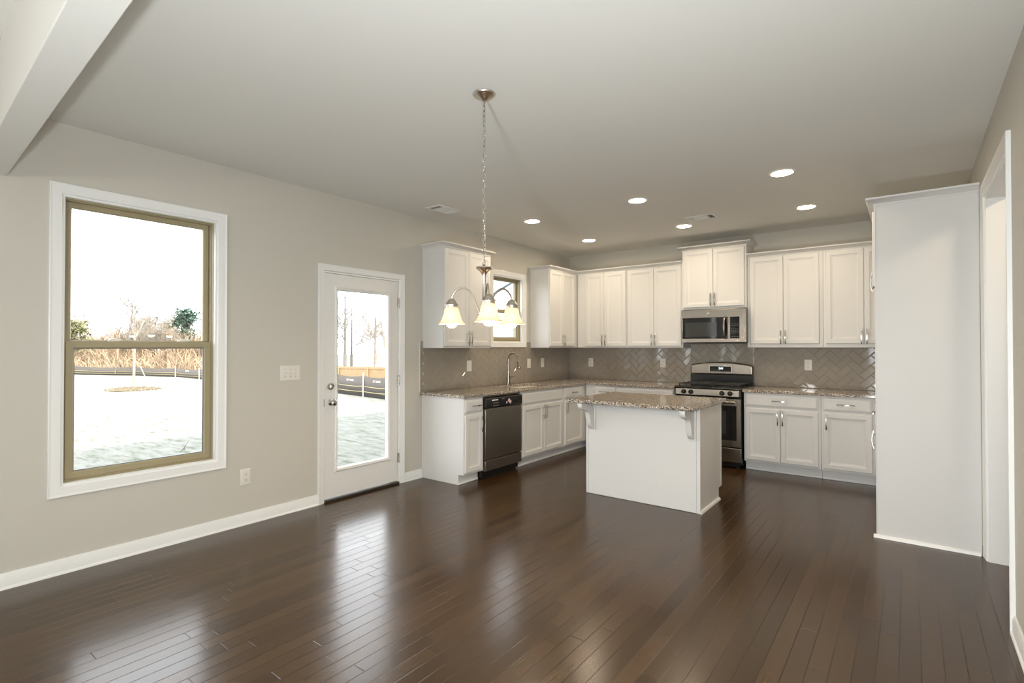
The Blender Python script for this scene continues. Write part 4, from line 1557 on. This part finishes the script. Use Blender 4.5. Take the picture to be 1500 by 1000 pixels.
clumps_ = []
for _ in range(420):
    x = rn.uniform(-76, -31.5)
    f_ = 6.9 if x > -33 else 6.9 + (x + 33) * .42
    clumps_.append((x, f_ + abs(rn.gauss(0, 6.5)), rn.uniform(.55, 1.25), f_))
cnt = 0
while cnt < 26000:
    cx_, cy_, hh_, f_ = clumps_[rn.randrange(len(clumps_))]
    x, y = cx_ + rn.gauss(0, .9), max(f_ - .2, cy_ + rn.gauss(0, .7))
    fy_ = 6.6 if x > -33 else 6.6 + (x + 33) * .42
    depth_ = y - fy_
    if depth_ < .3 or (x > -39.8 and y > 8.6):
        continue
    h = (.70 + min(depth_, 10) * .27) * hh_ * rn.uniform(.45, 1.15)
    a = rn.uniform(0, 6.283)
    w_ = rn.uniform(.012, .04)
    lx, ly = rn.gauss(0, .55) * h, rn.gauss(0, .55) * h
    zb = GZ + min(depth_, 10) * .05
    zs = zb + rn.random() * h * .35
    p0, p1 = (x - w_ * math.cos(a), y - w_ * math.sin(a), zs), (x + w_ * math.cos(a), y + w_ * math.sin(a), zs)
    q0 = (x + lx * .35 + w_ * math.cos(a) * .8, y + ly * .35 + w_ * math.sin(a) * .8, zs + h * .5)
    q1 = (x + lx * .35 - w_ * math.cos(a) * .8, y + ly * .35 - w_ * math.sin(a) * .8, zs + h * .5)
    br.add([p0, p1, q0, q1, (x + lx, y + ly, zs + h * .8)], [(0, 1, 2, 3), (3, 2, 4)])
    cnt += 1
tag(br.build('undergrowth', BRUSH, recalc=False, smooth=False), 'tangle of tan dry brush behind the silt fence', 'brush', kind='stuff')


# trees
def bare_tree(label, loc, h, seed, mat, r=.12, depth=3, trunk_lean=(0, 0), tw=.34, group='bare trees beyond the garden fence'):
    rnd = random.Random(seed)
    t = thing('bare_tree', label, 'tree', loc, 0, group)
    lx, ly = trunk_lean
    tp = [(0, 0, 0), (lx * .3 * h, ly * .3 * h, h * .3), (lx * .62 * h, ly * .62 * h, h * .6), (lx * h, ly * h, h * .97)]
    MB().tube(tp, [r, r * .8, r * .5, r * .12], 8).build('trunk', mat, t)
    m = MB()
    nb = 13
    for k in range(nb):
        s = .28 + .68 * k / nb
        i = min(2, int(s / .333))
        f = (s - i / 3) * 3
        p = Vector(tp[i]).lerp(Vector(tp[i + 1]), min(1, f))
        a = rnd.uniform(0, 6.283)
        branch_mesh(m, p, (math.cos(a), math.sin(a), rnd.uniform(.15, .9)), h * .36 * (1.15 - s * .6), r * tw * (1.1 - s * .6), depth - 1, rnd, .55)
    m.build('branches', mat, t, recalc=False, smooth=False)
    return t


def evergreen(label, loc, h, rad, seed, mat=None, n=1500, group='evergreens beyond the garden fence'):
    rnd = random.Random(seed)
    t = thing('evergreen_tree', label, 'tree', loc, 0, group)
    MB().tube([(0, 0, 0), (.05, 0, h * .5), (0, .05, h * .92)], [.16, .11, .03], 8).build('trunk', BARK, t)
    m = MB()
    clumps = []
    for k in range(34):
        s = rnd.uniform(.18, 1.0)
        rr = rad * (1.1 - s) ** .75 * rnd.uniform(.4, 1.0)
        a = rnd.uniform(0, 6.283)
        clumps.append((rr * math.cos(a), rr * math.sin(a), h * s))
    for k in range(n):
        c_ = clumps[rnd.randrange(len(clumps))]
        p = [c_[q] + rnd.gauss(0, rad * (.17 if q < 2 else .13)) for q in range(3)]
        d1 = Vector((rnd.gauss(0, 1), rnd.gauss(0, 1), rnd.gauss(.3, .6))).normalized() * rnd.uniform(.18, .42)
        d2 = d1.cross(Vector((rnd.gauss(0, 1), rnd.gauss(0, 1), rnd.gauss(0, 1)))).normalized() * rnd.uniform(.04, .09)
        pv = Vector(p)
        m.add([pv - d2, pv + d2, pv + d1], [(0, 1, 2)])
    m.build('foliage', mat or PINE, t, recalc=False, smooth=False)
    return t


bare_tree('slim bare tree behind the young tree in the window view', (-43.8, 6.9, GZ + .3), 5.4, 31, BARK, .16, 4, (-.1, .12), .42)
bare_tree('low bare tree amid the brush at the window edge', (-46, 2.2, GZ), 4.4, 32, BARKPALE, .16, 4, (0, 0), .4)
bare_tree('pale bare tree beside the evergreens in the window view', (-41, 8.2, GZ + .2), 3.9, 33, BARKPALE, .12, 4, (0, 0), .4)
bare_tree('reddish bare shrub tree next to the big evergreen', (-43, 13.2, GZ + .2), 3.8, 34, BARKPALE, .12, 4, (0, 0), .4)
bare_tree('tall double-trunked bare tree seen through the door glass', (-30.3, 17.1, -1.0), 7.0, 35, BARK, .15, 4, (0, 0), .26)
bare_tree('second trunk of tall bare trees seen through the door glass', (-30.6, 17.9, -1.0), 6.4, 36, BARK, .12, 4, (0, 0), .26)
bare_tree('tall slim bare tree in the middle of the door glass', (-29.0, 18.1 + .8, -.9), 5.6, 37, BARKPALE, .10, 4, (0, 0), .3)
bare_tree('crooked bare tree by the hinge side of the door glass', (-28.0, 19.6, -.9), 4.6, 38, BARKPALE, .13, 4, (-.12, -.12), .22)
bare_tree('distant bare tree rising over the pine fence', (-45, 31.5, -1), 7.4, 39, BARKPALE, .14, 4)
bare_tree('slender distant bare tree near the hinge edge of the door', (-42, 33.5, -1), 6.6, 40, BARKPALE, .13, 4)
evergreen('bushy blue-green evergreen rising over the brush in the window view', (-44.5, 11.4, GZ), 5.0, 1.9, 51, PINE, 3000)
evergreen('evergreen half hidden at the window frame edge', (-41.5, 13.6, GZ), 5.4, 1.2, 52, PINE, 1700)
evergreen('small yellow-green bushy evergreen in the brush', (-45.5, 8.9, GZ), 4.0, 1.8, 53, OLIVE, 2300)
evergreen('low olive shrub tree behind the silt fence', (-47.5, 4.6, GZ), 3.7, 2.0, 54, OLIVE, 2000)
evergreen('olive shrub tree between the evergreens', (-44.8, 10.2, GZ), 3.8, 1.5, 55, OLIVE, 1700)

# neighbouring house seen through the sink window
nh = thing('neighbour_house', 'neighbouring pale-sided house with a blue-grey roof beyond the sink window', 'house', (-13, 15, GZ))
wv = MB().prism([(11.9, GZ), (18.4, GZ), (18.4, 4.75 + 1.35), (15.0, 4.62), (11.9, 3.12)], 'X', -14.0, -12.02)
sdg = MB()
z_ = GZ
while z_ < 6.0:
    sdg.prism([(-12.02, z_), (-12.0, z_), (-12.012, z_ + .15), (-12.02, z_ + .15)], 'Y', 11.9 + max(0, (z_ - 3.0) / .4837 * 1.0), 18.4)
    z_ += .15
wv.build('wall', SIDING, nh, True, smooth=False)
sdg.build('siding', SIDING, nh, True, smooth=False)
MB().prism([(11.6, 3.00), (18.4, 6.29), (18.4, 6.49), (11.6, 3.20)], 'X', -12.3, -11.85).build('rake_board', POSTW, nh, True, smooth=False)
MB().prism([(12.6, 3.82), (18.4, 6.63), (18.4, 6.75), (12.4, 3.90)], 'X', -14.4, -12.3).build('roof', ROOFM, nh, True, smooth=False)
rfv = MB().tube([(-13.2, 13.42, 4.2), (-13.2, 13.42, 4.95)], .035, 8)
rfv.build('vent_pipe', ROOFM, nh, True)
MB().box(-13.2, -12.75, 12.9, 13.2, 4.0, 4.25).build('roof_vent', BLACKMATTE, nh, True)
